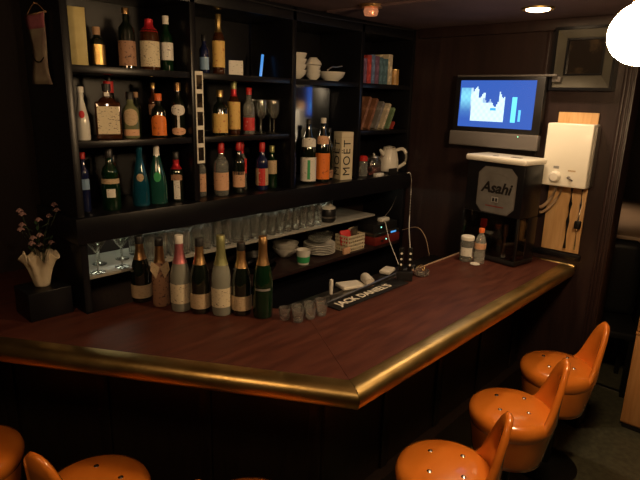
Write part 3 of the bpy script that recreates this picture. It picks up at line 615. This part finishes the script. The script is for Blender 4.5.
for z in (.02, .045, .07, .095): 
    box(bm, -.087, .087, -.058, -.055, z, z + .012); box(bm, -.087, .087, .055, .058, z, z + .012); box(bm, -.088, -.085, -.056, .056, z, z + .012); box(bm, .085, .088, -.056, .056, z, z + .012)
for i in range(9): box(bm, -.085 + i * .02, -.079 + i * .02, -.0575, -.0545, 0, .107); box(bm, -.085 + i * .02, -.079 + i * .02, .0545, .0575, 0, .107)
for i in range(6): box(bm, -.0875, -.0845, -.055 + i * .02, -.049 + i * .02, 0, .107); box(bm, .0845, .0875, -.055 + i * .02, -.049 + i * .02, 0, .107)
link('basket_body', bm, 'cream', bk)
def packet(label, x, y, z, m, rx, rz):
    bm = bmesh.new(); box(bm, -.04, .04, -.012, .012, -.05, .05, bev=.008, seg=2); bmesh.ops.subdivide_edges(bm, edges=bm.edges[:], cuts=2)
    for v in bm.verts: v.co.y *= max(.15, 1 - (abs(v.co.z) / .052) ** 3); v.co += Vector((random.uniform(-1, 1), random.uniform(-1, 1), random.uniform(-1, 1))) * .0015
    o = link('snack_packet', bm, m, smooth=True); o.location = (x, y, z); o.rotation_euler = (rx, 0, rz); tag(o, label, 'packet')
packet('shiny silver snack packet sticking out of the white basket', 2.775, 2.235, LS + .1, 'steel', .25, .2)
packet('red snack packet in the left of the white basket', 2.695, 2.235, LS + .085, 'redl', -.2, -.3)
packet('cream snack packet in the right corner of the white basket', 2.795, 2.262, LS + .085, 'print', -.1, .1)
b = bx('sweets_box', 'peach', (2.60, 2.66, 2.158, 2.176, LS, LS + .04), bev=.002); tag(b, 'small pink and white box lying left of the white basket', 'box')
pl = thing('music_player', 'black and silver compact player with a green light above a red box', 'player', (3.06, 2.26, LS + .06))
bx('player_body', 'blackp', (-.14, .14, -.09, .1, .0275, .085), pl, bev=.006); bx('silver_base', 'steel', (-.145, .145, -.108, .1, .0005, .027), pl, bev=.004)
c = lt('led', 'led', [(0, 0), (.004, 0), (.003, .003), (0, .003)], pl, 10); c.location = (-.055, -.0903, .06); c.rotation_euler = (PI / 2, 0, 0)
bx('display', 'ledb', (.04, .10, -.1095, -.1083, .008, .019), pl)
b = thing('red_box', 'dark red electronics box on the lower shelf under the compact player', 'box', (3.06, 2.26, LS)); bx('case', 'redb', (-.146, .146, -.112, .1, .0, .0595), b, bev=.004)
c = lt('led', 'led', [(0, 0), (.004, 0), (.003, .003), (0, .003)], b, 10); c.location = (-.02, -.1123, .035); c.rotation_euler = (PI / 2, 0, 0)
bx('port', 'blackp', (-.08, -.05, -.1132, -.1122, .02, .035), b)
b = bx('power_adapter', 'whitec', (3.04, 3.13, 2.19, 2.235, LS + .1455, LS + .172), bev=.006); tag(b, 'white power adapter lying on the compact player', 'adapter')
tag(cable('power_cable', 'whitec', [(3.18, 2.10, S3 + .004), (3.205, 2.095, S3 + .003), (3.215, 2.085, 1.36), (3.212, 2.08, 1.28), (3.20, 2.07, 1.12), (3.10, 2.0, 1.03), (2.86, 1.82, .93), (2.72, 1.72, .866)], .0035), 'white kettle cable hanging from the ledge to the work bench', 'cable')
tag(cable('adapter_cable', 'whitec', [(3.05, 2.183, LS + .16), (3.0, 2.13, 1.07), (2.90, 2.02, .99), (2.76, 1.85, .91), (2.68, 1.76, .868)], .0028), 'thin white cable running down from the adapter on the player', 'cable')
tag(cable('antenna_wire', 'greyp', [(3.11, 2.22, LS + .175), (3.16, 2.2, 1.16), (3.18, 2.18, 1.24)], .002), 'thin grey wire rising from the power adapter', 'wire')
tag(cable('black_wire', 'pvc', [(3.19, 2.12, 1.0), (3.20, 2.0, 1.04), (3.19, 1.92, .98), (3.16, 1.86, .866)], .0025), 'dim beige wire looping down right of the red box', 'wire')
tag(cable('ceiling_cable', 'blackp', [(1.2, YF - .02, CEIL - .012), (1.8, YF - .015, CEIL - .02), (2.3, YF - .015, CEIL - .028), (2.8, YF - .015, CEIL - .02), (3.2, YF - .012, CEIL - .01)], .004), 'thin dark cable sagging along the ceiling edge above the shelves', 'cable')

# ------------------------------------------------------------ dispenser with tray, jars
D = thing('beer_cooler', 'black box shaped beer cooler with a grey brand emblem on the counter end', 'beer cooler', (3.028, 1.335, CT), math.radians(-8))
x0, x1, y0, y1 = -.10, .10, -.186, .185
bx('base', 'blackp', (x0, x1, y0, y1, .006, .035), D, bev=.004)
bm = bmesh.new(); box(bm, x0 + .004, x1, y0, y1, .28, .575, bev=.006); box(bm, -.0, x1, y0, y1, .0355, .2795, bev=.003); link('casing', bm, 'black', D, smooth=True, angle=.6)
bx('front_glass', 'glassblk', (x0, x0 + .004, y0 + .003, y1 - .003, .036, .278), D)
for s in (-1, 1): bx('corner_frame', 'blackp', (x0, x0 + .016, s * (y1 - .006) - .006, s * (y1 - .006) + .006, .0355, .2795), D, bev=.002)
bx('side_glass', 'glassblk', (x0 + .018, -.002, y0 + .001, y0 + .005, .036, .278), D)
bx('side_glass', 'glassblk', (x0 + .018, -.002, y1 - .005, y1 - .001, .036, .278), D)
# emblem: octagonal grey panel on the -x face
def face_poly(name, m, pts, x, t=.002):
    bm = bmesh.new(); a = [bm.verts.new((x, y, z)) for y, z in pts]; b = [bm.verts.new((x - t, y, z)) for y, z in pts]; n = len(pts)
    bm.faces.new(a); bm.faces.new(b[::-1])
    for i in range(n): bm.faces.new((a[i], a[(i + 1) % n], b[(i + 1) % n], b[i]))
    return link(name, bm, m, D)
def octo(w, z0, z1, c): return [(y - .02, z) for y, z in ((-w, z0 + c), (-w + c, z0), (w - c, z0), (w, z0 + c), (w, z1 - c), (w - c, z1), (-w + c, z1), (-w, z1 - c))]
face_poly('emblem_rim', 'silver', octo(.124, .286, .552, .04), x0 + .0038, .0015)
bpy.data.objects['emblem_rim'].data.materials[0] = M['greyp']
face_poly('emblem_panel', 'emblem', octo(.117, .293, .545, .038), x0 + .0020, .0015)
FX = x0 + .0004
text('brand_lettering', 'Asahi', .086, 'ink', D, frame_mtx((FX - .001, -.02, .432), (0, -1, 0), (0, 0, 1)), shear=.25, bold=.0024)
face_poly('badge', 'silver', [(-.042, .352), (.002, .352), (.002, .382), (-.042, .382)], FX + .0002, .001)
face_poly('badge_mark', 'ink', [(-.036, .357), (-.024, .357), (-.024, .377), (-.036, .377)], FX - .0009, .0006)
face_poly('badge_mark', 'ink', [(-.016, .357), (-.004, .357), (-.004, .377), (-.016, .377)], FX - .0009, .0006)
arc = [(-.095 + .15 * i / 12, .50 + .018 * math.sin(PI * i / 12)) for i in range(13)]
face_poly('emblem_arc', 'greyp', arc + [(y, z - .006) for y, z in arc[::-1]], FX + .0002, .001)
face_poly('emblem_line', 'redb', [(-.08, .325), (.04, .325), (.04, .331), (-.08, .331)], FX + .0002, .001)
# taps inside
tp = lt('tap', 'steel', [(0, .0), (.012, 0), (.012, .02), (.007, .03), (.007, .12), (.014, .13), (.012, .19), (0, .195)], D, 14); tp.location = (-.06, -.09, .036)
tp = lt('tap', 'redc', [(0, .0), (.012, 0), (.009, .02), (.007, .14), (.02, .16), (.018, .20), (0, .205)], D, 14); tp.location = (-.06, .06, .036)
tr = thing('serving_tray', 'white plastic tray lid lying on top of the beer cooler', 'tray', (3.028, 1.335, CT + .5755), math.radians(-8))
bm = bmesh.new(); box(bm, -.118, .104, -.200, .196, .0, .036, bev=.014, seg=4); link('tray_body', bm, 'white', tr, smooth=True, angle=.9)
bx('handle_recess', 'blackp', (-.07, -.04, -.13, -.07, .0355, .0375), tr, bev=.0008); bx('latch', 'greyp', (-.09, -.07, .0, .03, .0355, .038), tr, bev=.0008)
b = thing('sugar_jar', 'squat clear jar with a white lid standing before the beer cooler', 'jar', (2.842, 1.428, CT))
lt('jar_body', 'gclear', [(0, .0003), (.038, .0003), (.041, .006), (.041, .11), (.036, .125), (0, .126)], b, 24); lt('lid', 'whitec', [(0, .1262), (.039, .1262), (.039, .144), (.034, .149), (0, .149)], b, 24)
arcband('label_band', 'whitel', .0416, .035, .085, VIEW(2.86, 1.43), 1.6, b)
b = thing('water_bottle', 'small clear plastic bottle with an orange cap next to the white lidded jar', 'bottle', (2.850, 1.350, CT))
lt('bottle_body', 'pet', [(0, .0003), (.028, .0003), (.031, .01), (.031, .06), (.028, .07), (.031, .08), (.031, .12), (.024, .155), (.013, .175), (.013, .182), (0, .182)], b, 22); lt('cap', 'orc', [(0, .1825), (.016, .1825), (.016, .204), (.014, .207), (0, .207)], b, 18)
arcband('label_band', 'peach', .0316, .088, .122, VIEW(2.86, 1.35), 5.6, b)
lt('saucer_dish', 'china', [(0, 0), (.02, 0), (.028, .006), (.027, .008), (0, .004)], None, 20); o = bpy.data.objects['saucer_dish']; o.location = (2.795, 1.345, CT + .0003); tag(o, 'tiny white dish on the counter before the orange capped bottle', 'dish')

# ------------------------------------------------------------ television
tv = thing('television', 'flat television on the wall showing a bright blue picture', 'television', (3.15, 1.485, 1.64))
bx('bezel', 'blackp', (-.012, .03, -.278, .272, .092, .412), tv, bev=.005)
bx('speaker_bar', 'greyp', (-.016, .03, -.278, .29, .0, .09), tv, bev=.008, seg=3)
bx('wall_mount', 'blackm', (.0305, .089, -.12, .12, .12, .32), tv)
bx('top_shelf', 'greyp', (.0, .085, -.33, .275, .4135, .424), tv, bev=.002)
bx('bracket', 'greyp', (.02, .085, -.345, -.3, .385, .4132), tv, bev=.002)
c = lt('power_light', 'led', [(0, 0), (.003, 0), (.002, .0015), (0, .0015)], tv, 8); c.location = (-.0165, -.16, .075); c.rotation_euler = (0, -PI / 2, 0)
# screen: a mesh grid with an emissive picture
nx, nz = 64, 38
me = bpy.data.meshes.new('screen'); vs = []; fs = []; cols = []
sy0, sy1, sz0, sz1 = .238, -.232, .118, .392
for j in range(nz + 1):
    for i in range(nx + 1): vs.append((-.0128, sy0 + (sy1 - sy0) * i / nx, sz0 + (sz1 - sz0) * j / nz))
rnd = random.Random(5)
def picture(u, v):   # u from left, v from bottom
    base = (.028, .085, .36)
    w = 0
    if .01 < u < .19 and v < .83: w = min(1, max(0, (v - .18) * 2.2)) * (.35 + .65 * max(0, 1 - ((u - .1) ** 2 + (v - .62) ** 2) * 12))
    tops = [(.17, .27, .80), (.27, .36, .68), (.36, .44, .58), (.44, .56, .50), (.55, .62, .70)]
    for a, b, t in tops:
        if a <= u < b and .14 < v < t + .06 * math.sin(u * 60): w = 1
    if .33 < u < .50 and .52 < v < .62: w *= .5
    if .44 < u < .52 and .36 < v < .42: return (.05, .35, .75)
    if .72 < u < .775 and .14 < v < .66: return (.15, .7, 1.0)
    if .82 < u < .845 and .16 < v < .40: return (.12, .55, .9)
    if .40 < u < .6 and .78 < v < .80: return (.1, .25, .7)
    if w > 0:
        w = min(1, w) * (.88 + .12 * math.sin(u * 83) * math.sin(v * 41)); c = (.62, .85, .9) if u > .15 else (.2, .6, .75)
        return tuple(base[k] * (1 - w) + c[k] * w for k in range(3))
    return base
for j in range(nz):
    for i in range(nx):
        a = j * (nx + 1) + i; fs.append((a, a + 1, a + nx + 2, a + nx + 1)); cols.append(picture((i + .5) / nx, (j + .5) / nz))
me.from_pydata(vs, [], fs); ca = me.color_attributes.new('picture', 'FLOAT_COLOR', 'CORNER')
for p in me.polygons:
    for li in p.loop_indices: ca.data[li].color = (*cols[p.index], 1)
sm = bpy.data.materials.new('lit_screen'); sm.use_nodes = True; nt = sm.node_tree; b_ = nt.nodes['Principled BSDF']
vc = nt.nodes.new('ShaderNodeVertexColor'); vc.layer_name = 'picture'; nt.links.new(vc.outputs[0], b_.inputs['Emission Color'])
b_.inputs['Emission Strength'].default_value = 1.5; b_.inputs['Base Color'].default_value = (.01, .01, .02, 1); b_.inputs['Roughness'].default_value = .2
SCREEN = b_
me.materials.append(sm); so = bpy.data.objects.new('screen', me); COL.objects.link(so); so.parent = tv

# ------------------------------------------------------------ water heater on plywood
pb = bx('plywood_board', 'ply', (W - .013, W - .0006, .93, 1.143, 1.07, 1.864), bev=.001); tag(pb, 'upright bare plywood board on the wall behind the water heater', 'board')
wh = thing('water_heater', 'white instant gas water heater hanging on the plywood board', 'water heater', (W - .075, 1.035, 1.46))
bx('heater_body', 'heater', (-.045, .061, -.122, .122, 0, .345), wh, bev=.007, seg=3)
bx('chassis', 'steel', (.0, .058, -.128, .128, .01, .335), wh)
kn = lt('knob', 'white', [(0, 0), (.032, 0), (.032, .008), (.026, .016), (.022, .024), (0, .026)], wh, 24); kn.location = (-.0452, .045, .052); kn.rotation_euler = (0, -PI / 2, 0)
kn = lt('lever', 'greyp', [(0, 0), (.007, 0), (.007, .014), (0, .015)], wh, 12); kn.location = (-.0452, -.03, .055); kn.rotation_euler = (0, -PI / 2, 0)
bm = bmesh.new(); tube(bm, [(-.058, -.03, .055), (-.058, -.055, .04)], .004, 8); link('lever_arm', bm, 'greyp', wh, smooth=True)
bx('indicator', 'silver', (-.0462, -.0452, .03, .06, .098, .112), wh); bx('badge', 'beige', (-.0462, -.0452, -.06, -.02, .088, .096), wh)
for y, m, r in ((-.035, 'blackp', .009), (-.09, 'chrome', .006)): 
    bm = bmesh.new(); tube(bm, [(0.02, y, -.0005), (.02, y - .004, -.1), (.02, y - .002, -.2), (.03, y, -.36)], r, 10); link('pipe', bm, m, wh, smooth=True)
bx('valve', 'blackm', (0.004, .036, -.108, -.076, -.235, -.19), wh, bev=.005)
bm = bmesh.new(); tube(bm, smooth_path([(.01, .05, -.0005), (.0, .05, -.04), (-.0, .08, -.10), (-.005, .105, -.13), (.0, .121, -.138)]), .010, 10); link('hose', bm, 'pvc', wh, smooth=True)
bm = bmesh.new(); tube(bm, smooth_path([(.02, .02, -.0005), (.015, .03, -.06), (.01, .07, -.13), (.005, .105, -.165), (.005, .121, -.17)]), .008, 10); link('hose', bm, 'pvc', wh, smooth=True)
o = bx('wall_switch', 'whitec', (W - .008, W - .0005, 1.60, 1.62, 1.19, 1.235), bev=.002); tag(o, 'small pale wall switch left of the beer cooler', 'switch')

# framed picture high on the wall
fr = thing('picture_frame', 'deep dark framed picture with a grey mat high on the wall behind the globe lamp', 'picture frame', (W - .001, 1.03, 1.98))
bm = bmesh.new()
for a in ((-.07, -.0, -.155, .17, 0, .014), (-.07, -.0, -.155, .17, .316, .33), (-.07, 0, -.155, -.141, .0145, .3155), (-.07, 0, .156, .17, .0145, .3155)): box(bm, *a)
link('frame', bm, 'black', fr)
bm = bmesh.new(); oz = [(-.14, .0146), (.155, .0146), (.155, .3154), (-.14, .3154)]; iz = [(-.08, .085), (.11, .085), (.11, .27), (-.08, .27)]
A = [bm.verts.new((-.062, y, z)) for y, z in oz]; B = [bm.verts.new((-.018, y, z)) for y, z in iz]
for i in range(4): bm.faces.new((A[i], A[(i + 1) % 4], B[(i + 1) % 4], B[i]))
o = link('mat_board', bm, 'mirror', fr); s_ = o.modifiers.new('s', 'SOLIDIFY'); s_.thickness = .003
bm = bmesh.new()
for a in ((-.03, -.012, -.085, .115, .08, .09), (-.03, -.012, -.085, .115, .265, .275), (-.03, -.012, -.085, -.075, .0905, .2645), (-.03, -.012, .105, .115, .0905, .2645)): box(bm, *a)
link('inner_frame', bm, 'black', fr); bx('picture_sheet', 'pict', (-.014, -.010, -.0745, .1045, .091, .264), fr)

# ------------------------------------------------------------ pennant, vase
pn = thing('hanging_pennant', 'long printed cloth pennant with pink top hanging on the side of the shelving', 'pennant', (1.125 - .11, 2.0, 0))
pn.location = (.889, 2.335, 1.925); pn.rotation_euler = (0, 0, -PI / 2)
bm = bmesh.new(); rows = []
rw = [.0, .1, .25, .45, .7, .9, 1.0]; ww = [.100, .088, .078, .074, .078, .086, .094]
g = []
for v, w_ in zip(rw[::-1], ww[::-1]):
    g.append([bm.verts.new((w_ * s + .003 * math.sin(v * 7), .004 * math.sin(s * 3 + v * 8), v * .26)) for s in (-1, -.5, 0, .5, 1)])
for a, b_2 in zip(g, g[1:]):
    for i in range(4): bm.faces.new((a[i], a[i + 1], b_2[i + 1], b_2[i]))
mp = mat('printed_pennant_cloth', (.33, .28, .2), .7, col2=(.2, .13, .12), nscale=14, lo=.4, hi=.7)
o = link('cloth_body', bm, mp, pn, smooth=True); s_ = o.modifiers.new('s', 'SOLIDIFY'); s_.thickness = .002
bm = bmesh.new(); g = []
for v in (1.0, .93, .86, .8):
    w_ = .081 + (v - .8) * .07
    g.append([bm.verts.new((w_ * 1.01 * s, .004 * math.sin(s * 3 + v * 8) - .003, v * .26)) for s in (-1, -.5, 0, .5, 1)])
for a, b_2 in zip(g, g[1:]):
    for i in range(4): bm.faces.new((a[i], a[i + 1], b_2[i + 1], b_2[i]))
o = link('pink_top', bm, mat('pink_cloth', (.4, .12, .15), .7, col2=(.3, .09, .12), nscale=20), pn, smooth=True); s_ = o.modifiers.new('s', 'SOLIDIFY'); s_.thickness = .001
bm = bmesh.new(); tube(bm, smooth_path([(-.06, -.006, .115), (-.03, -.008, .09), (.02, -.008, .085), (.055, -.006, .10)]), .0022, 6); link('cord', bm, 'ink', pn, smooth=True)
bm = bmesh.new(); tube(bm, [(-.098, 0, .262), (.098, 0, .262)], .004, 8); tube(bm, smooth_path([(-.09, 0, .264), (0, 0, .30), (.09, 0, .264)]), .0012, 6); tube(bm, [(0, -.004, .30), (0, .0105, .30)], .003, 6)
link('hanger', bm, 'woodc', pn, smooth=True)

o = bx('plant_stand', 'black', (.70, .87, 2.19, 2.35, CT + .0003, CT + .1195), bev=.004); tag(o, 'low dark wooden stand under the ruffled vase', 'stand')
va = thing('vase', 'ruffled ivory vase with a scalloped rim standing left of the bottle shelving', 'vase', (.785, 2.27, CT + .12))
bm = bmesh.new(); seg = 48; rings = []
prof = [(.036, 0), (.040, .01), (.050, .05), (.060, .09), (.072, .125), (.088, .148), (.092, .15), (.084, .147), (.066, .122), (.052, .08), (.03, .02)]
for k, (r, z) in enumerate(prof):
    amp = .14 * (z / .15) ** 1.2
    rings.append([bm.verts.new((r * (1 + amp * math.sin(7 * t)) * math.cos(t), r * (1 + amp * math.sin(7 * t)) * math.sin(t), z - (.018 * (z / .15) ** 3) * math.sin(7 * t + .6))) for t in [2 * PI * i / seg for i in range(seg)]])
for a, b_2 in zip(rings, rings[1:]):
    for i in range(seg): bm.faces.new((a[i], a[(i + 1) % seg], b_2[(i + 1) % seg], b_2[i]))
bm.faces.new(rings[0][::-1]); bm.faces.new(rings[-1]); link('vase_body', bm, 'vase', va, smooth=True); va.scale = (.76, .76, .88)
fl = thing('flower_bouquet', 'dim bunch of dusty pink flowers rising from the ruffled vase', 'flowers', (.785, 2.27, CT + .145)); fl.scale = (.8, .8, .85)
bm = bmesh.new(); heads = []; rnd = random.Random(11)
for k in range(13):
    a = rnd.uniform(0, 2 * PI); rr = rnd.uniform(.02, .12); zz = rnd.uniform(.16, .36)
    p = (math.cos(a) * rr * .9, math.sin(a) * rr * .5, zz); heads.append(p)
    tube(bm, smooth_path([(math.cos(a) * .01, math.sin(a) * .01, 0), (p[0] * .35, p[1] * .35, zz * .55), p], 5), .0018, 6)
link('stems', bm, 'stem', fl, smooth=True)
for k, p in enumerate(heads):
    bm = bmesh.new(); 
    for j in range(9):
        a = j * 2.4; rr = .006 + .0013 * j
        m_ = Matrix.Translation(Vector(p) + Vector((math.cos(a) * rr, math.sin(a) * rr, .002 * (9 - j) * .5))) @ Matrix.Rotation(a, 4, 'Z') @ Matrix.Rotation(.8, 4, 'Y') @ Matrix.Diagonal((.009, .007, .003, 1))
        bmesh.ops.create_uvsphere(bm, u_segments=8, v_segments=5, radius=1, matrix=m_)
    link('blossom', bm, 'petal', fl, smooth=True)
bm = bmesh.new()
for k in range(16):
    a = rnd.uniform(0, 2 * PI); z = rnd.uniform(.13, .28); rr = rnd.uniform(.02, .07)
    c = Vector((math.cos(a) * rr, math.sin(a) * rr * .6, z)); d = Vector((math.cos(a), math.sin(a), .5)).normalized(); s = Vector((-math.sin(a), math.cos(a), 0))
    v = [bm.verts.new(q) for q in (c, c + d * .02 + s * .009, c + d * .045, c + d * .02 - s * .009)]; bm.faces.new(v)
o = link('leaves', bm, 'leaf', fl); s_ = o.modifiers.new('s', 'SOLIDIFY'); s_.thickness = .0008

# ------------------------------------------------------------ stools
def stool(label, x, y, rz, first=None):
    if first: return dup(first, (x, y, 0), rz, label)
    rt = thing('bar_stool', label, 'stool', (x, y, 0), rz, 'orange tub stools along the bar')
    # local -y is the back of the stool
    r = .186
    lt('seat_cushion', 'orange', [(0, .50), (r * .82, .50), (r * .95, .525), (r, .556), (r * .99, .576), (r * .94, .592), (r * .82, .603), (r * .5, .611), (0, .613)], rt, 48)
    for a in (0, 1, 2, 3):
        t = PI / 4 + a * PI / 2
        c = lt('button', 'chrome', [(0, 0), (.010, 0), (.009, .004), (.004, .007), (0, .007)], rt, 14); c.location = (math.cos(t) * .085, math.sin(t) * .085, .6085)
    # tub shell: rim height and lean vary with the angle from the back
    seg = 72; rings_o = []
    def rim(ph):
        return .555 + .285 * math.exp(-(abs(ph) / .62) ** 2.5)
    def rad(z, ph):
        lean = max(0, z - .60) ** 1.5 * .16 + max(0, math.cos(ph)) * .016 * min(1, max(0, (z - .50) / .08))
        base = .150 + .026 * min(1, max(0, (z - .37) / .16)) ** .8
        return base + lean
    bm = bmesh.new(); nv = 9; O = []; I = []
    for i in range(seg):
        ph = -PI + 2 * PI * i / seg; top = rim(ph); dirv = Vector((math.sin(ph), -math.cos(ph), 0)); co = []; ci = []
        for j in range(nv):
            z = .37 + (top - .37) * (j / (nv - 1)); rr = rad(z, ph)
            co.append(dirv * rr + Vector((0, 0, z)))
            zi = z; tk = .026
            ci.append(dirv * (rr - tk) + Vector((0, 0, zi)))
        top_mid = dirv * (rad(top, ph) - .013) + Vector((0, 0, top + .012))
        O.append([bm.verts.new(p) for p in co]); I.append(([bm.verts.new(p) for p in ci], bm.verts.new(top_mid)))
    for i in range(seg):
        k = (i + 1) % seg
        for j in range(nv - 1):
            bm.faces.new((O[i][j], O[k][j], O[k][j + 1], O[i][j + 1])); bm.faces.new((I[i][0][j], I[i][0][j + 1], I[k][0][j + 1], I[k][0][j]))
        bm.faces.new((O[i][-1], O[k][-1], I[k][1], I[i][1])); bm.faces.new((I[i][1], I[k][1], I[k][0][-1], I[i][0][-1]))
        bm.faces.new((O[i][0], I[i][0][0], I[k][0][0], O[k][0]))
    link('tub_back', bm, 'orange', rt, smooth=True)
    lt('underside', 'blackm', [(0, .375), (.125, .375), (.127, .39), (0, .39)], rt, 32)
    lt('pedestal', 'blackm', [(0, .03), (.028, .03), (.028, .374), (0, .374)], rt, 20)
    lt('base_plate', 'blackm', [(0, .0003), (.17, .0003), (.17, .01), (.06, .028), (0, .03)], rt, 36)
    return rt
s0 = stool('orange vinyl tub stool, farthest along the right side near the wall', 2.735, .80, math.radians(34))
stool('orange vinyl tub stool in the middle of the three on the right', 2.172, .80, math.radians(32), s0)
stool('orange vinyl tub stool nearest the counter corner on the right side', 1.600, .80, math.radians(30), s0)
LR = math.atan2(N.y, N.x) - PI / 2      # local +y towards the bar
for (lab, n_, t_, dr) in (('orange vinyl tub stool at the far left edge of the photo', 1.46, 1.60, -.2), ('orange vinyl tub stool second from the left', 1.40, 1.035, -.28), ('orange vinyl tub stool just showing at the bottom left of the counter corner', 1.40, .49, -.3)):
    p = N * n_ + T * t_; stool(lab, p.x, p.y, LR + dr, s0)

# ------------------------------------------------------------ right side: cabinet, room beyond
wc = thing('wooden_cabinet', 'warm brown wooden cabinet cut by the right edge of the photo', 'cabinet', (3.62, .25, 0))
bx('plinth', 'blackp', (-.18, .2, -.35, .34, 0, .03), wc); bx('carcass', 'wood', (-.185, .2, -.35, .35, .0305, 1.14), wc, bev=.004)
bx('door', 'wood', (-.2, -.186, -.345, .35, .045, .612), wc, bev=.004); bx('door', 'wood', (-.2, -.186, -.345, .35, .638, 1.13), wc, bev=.004)
bm = bmesh.new(); box(bm, -.204, -.186, -.35, .353, .615, .635, bev=.005); link('rail', bm, 'wood', wc, smooth=True, angle=.6)
tbm = thing('side_table', 'brown table in the room beyond the doorway', 'table', (5.15, 1.55, 0))
bx('table_top', 'table', (-.85, .9, -.75, .75, .97, 1.0), tbm, bev=.004)
for x in (-.78, .83):
    for y in (-.68, .68): bx('leg', 'panel', (x - .025, x + .025, y - .025, y + .025, 0, .9695), tbm)
b = bx('paper_napkin', 'cloth', (-.05, .05, -.03, .03, 0, .012), bev=.002); b.location = (5.65, 1.62, 1.0005); b.rotation_euler = (0, 0, .4); tag(b, 'small white paper lying on the brown table beyond the doorway', 'paper')
ch = thing('lounge_chair', 'black round backed chair before the table beyond the doorway', 'chair', (4.12, 1.0, 0), math.radians(20))
bm = bmesh.new(); box(bm, -.04, .04, -.23, .23, .45, 1.0, bev=.06, seg=5); link('backrest', bm, 'blackp', ch, smooth=True, angle=1.2)
bx('seat', 'blackp', (-.42, -.041, -.22, .22, .42, .47), ch, bev=.015)
for x in (-.38, -.02):
    for y in (-.19, .19): bx('leg', 'blackm', (x - .015, x + .015, y - .015, y + .015, 0, .419 if x < -.1 else .455), ch)

struct(bx('trim_6', 'steel', (3.87, 3.9, -.3, 1.1, .0003, .006)))

# ------------------------------------------------------------ lamps
def globe(x, y, z, lab, r=.090, gm='lamp'):
    g = thing('globe_lamp', lab, 'lamp', (x, y, z))
    bm = bmesh.new(); bmesh.ops.create_uvsphere(bm, u_segments=40, v_segments=24, radius=r)
    for v in bm.verts:
        a = math.atan2(v.co.y, v.co.x); k = 1 + .03 * math.cos(8 * a) * (1 - abs(v.co.z) / r); v.co.x *= k; v.co.y *= k; v.co.z *= .93
    link('glass_globe', bm, gm, g, smooth=True)
    lt('collar', 'brass', [(0, r * .93 - .004), (.04, r * .93 - .004), (.035, r * .93 + .03), (.012, r * .93 + .05), (0, r * .93 + .05)], g, 24)
    bm = bmesh.new(); tube(bm, [(0, 0, r * .93 + .05), (0, 0, CEIL - z - .02)], .004, 8); link('cord', bm, 'blackp', g, smooth=True)
    lt('canopy', 'brass', [(0, CEIL - z - .02), (.045, CEIL - z - .02), (.05, CEIL - z - .001), (0, CEIL - z - .001)], g, 24)
    return g
globe(.15, 1.15, 2.12, 'unseen dimmer globe lamp added over the left hand stools', gm='fill_globe')  # added globe out of view, brightens the left brass edge
globe(1.735, .418, 2.094, 'bright glowing white globe lamp hanging over the right hand stools')
dl = thing('downlight', 'lit round recessed ceiling downlight near the television wall', 'lamp', (2.813, 1.164, CEIL))
lt('trim_ring', 'brass', [(.060, -.0005), (.078, -.0005), (.075, -.010), (.062, -.008)], dl, 28, cap0=False, cap1=False); lt('bulb', 'bulb', [(0, -.0005), (.059, -.0005), (.055, -.012), (0, -.022)], dl, 28)
sp = thing('spotlight', 'dim copper coloured eyeball spotlight on the ceiling above the bar', 'lamp', (2.30, 1.80, CEIL))
lt('trim_ring', 'copper', [(.0, -.0005), (.062, -.0005), (.055, -.014), (.0, -.016)], sp, 28); lt('reflector', 'coppr', [(0, -.017), (.034, -.017), (.038, -.03), (.032, -.05), (.018, -.045), (0, -.04)], sp, 24)

def spot(x, y, z, power, col, size, tgt=None, blend=.6, rad=.045):
    l = bpy.data.lights.new('lamp_or_fill', 'SPOT'); l.energy = power; l.color = col; l.spot_size = size; l.spot_blend = blend; l.shadow_soft_size = rad
    o = bpy.data.objects.new('lamp_or_fill', l); COL.objects.link(o); o.location = (x, y, z)
    t = Vector(tgt or (x, y, 0)) - o.location; o.rotation_euler = t.to_track_quat('-Z', 'Y').to_euler(); return o
spot(2.813, 1.164, CEIL - .03, 26, (1, .70, .42), math.radians(120))
spot(5.1, 1.4, CEIL - .03, 38, (1, .72, .45), math.radians(66), blend=1)
spot(.3, .3, CEIL - .03, 10, (1, .70, .45), math.radians(100), (1.2, 1.9, 1.3))  # added fill aimed at the bottles and shelves, no fixture behind it

w = bpy.data.worlds.new('World'); bpy.context.scene.world = w; w.use_nodes = True
w.node_tree.nodes['Background'].inputs[0].default_value = (.01, .008, .012, 1); w.node_tree.nodes['Background'].inputs[1].default_value = .5

# ------------------------------------------------------------ camera
cam = bpy.data.cameras.new('Camera'); co = bpy.data.objects.new('Camera', cam); COL.objects.link(co)
R = ((0.6797627681789279, 0.1679569485578285, -0.7139419040992508), (-0.7329265638212734, 0.19169364174932255, -0.6527420621945725), (0.0272255586326863, 0.9669767376436857, 0.25340630973421485))
mw = Matrix(R).to_4x4(); mw.translation = Vector((0, 0, 1.9)); co.matrix_world = mw
cam.sensor_width = 36; cam.lens = 539.844 * 36 / 640; cam.clip_start = .02
sc = bpy.context.scene; sc.camera = co
sc.view_settings.view_transform = 'Standard'; sc.view_settings.look = 'None'; sc.view_settings.exposure = 0; sc.view_settings.gamma = 1
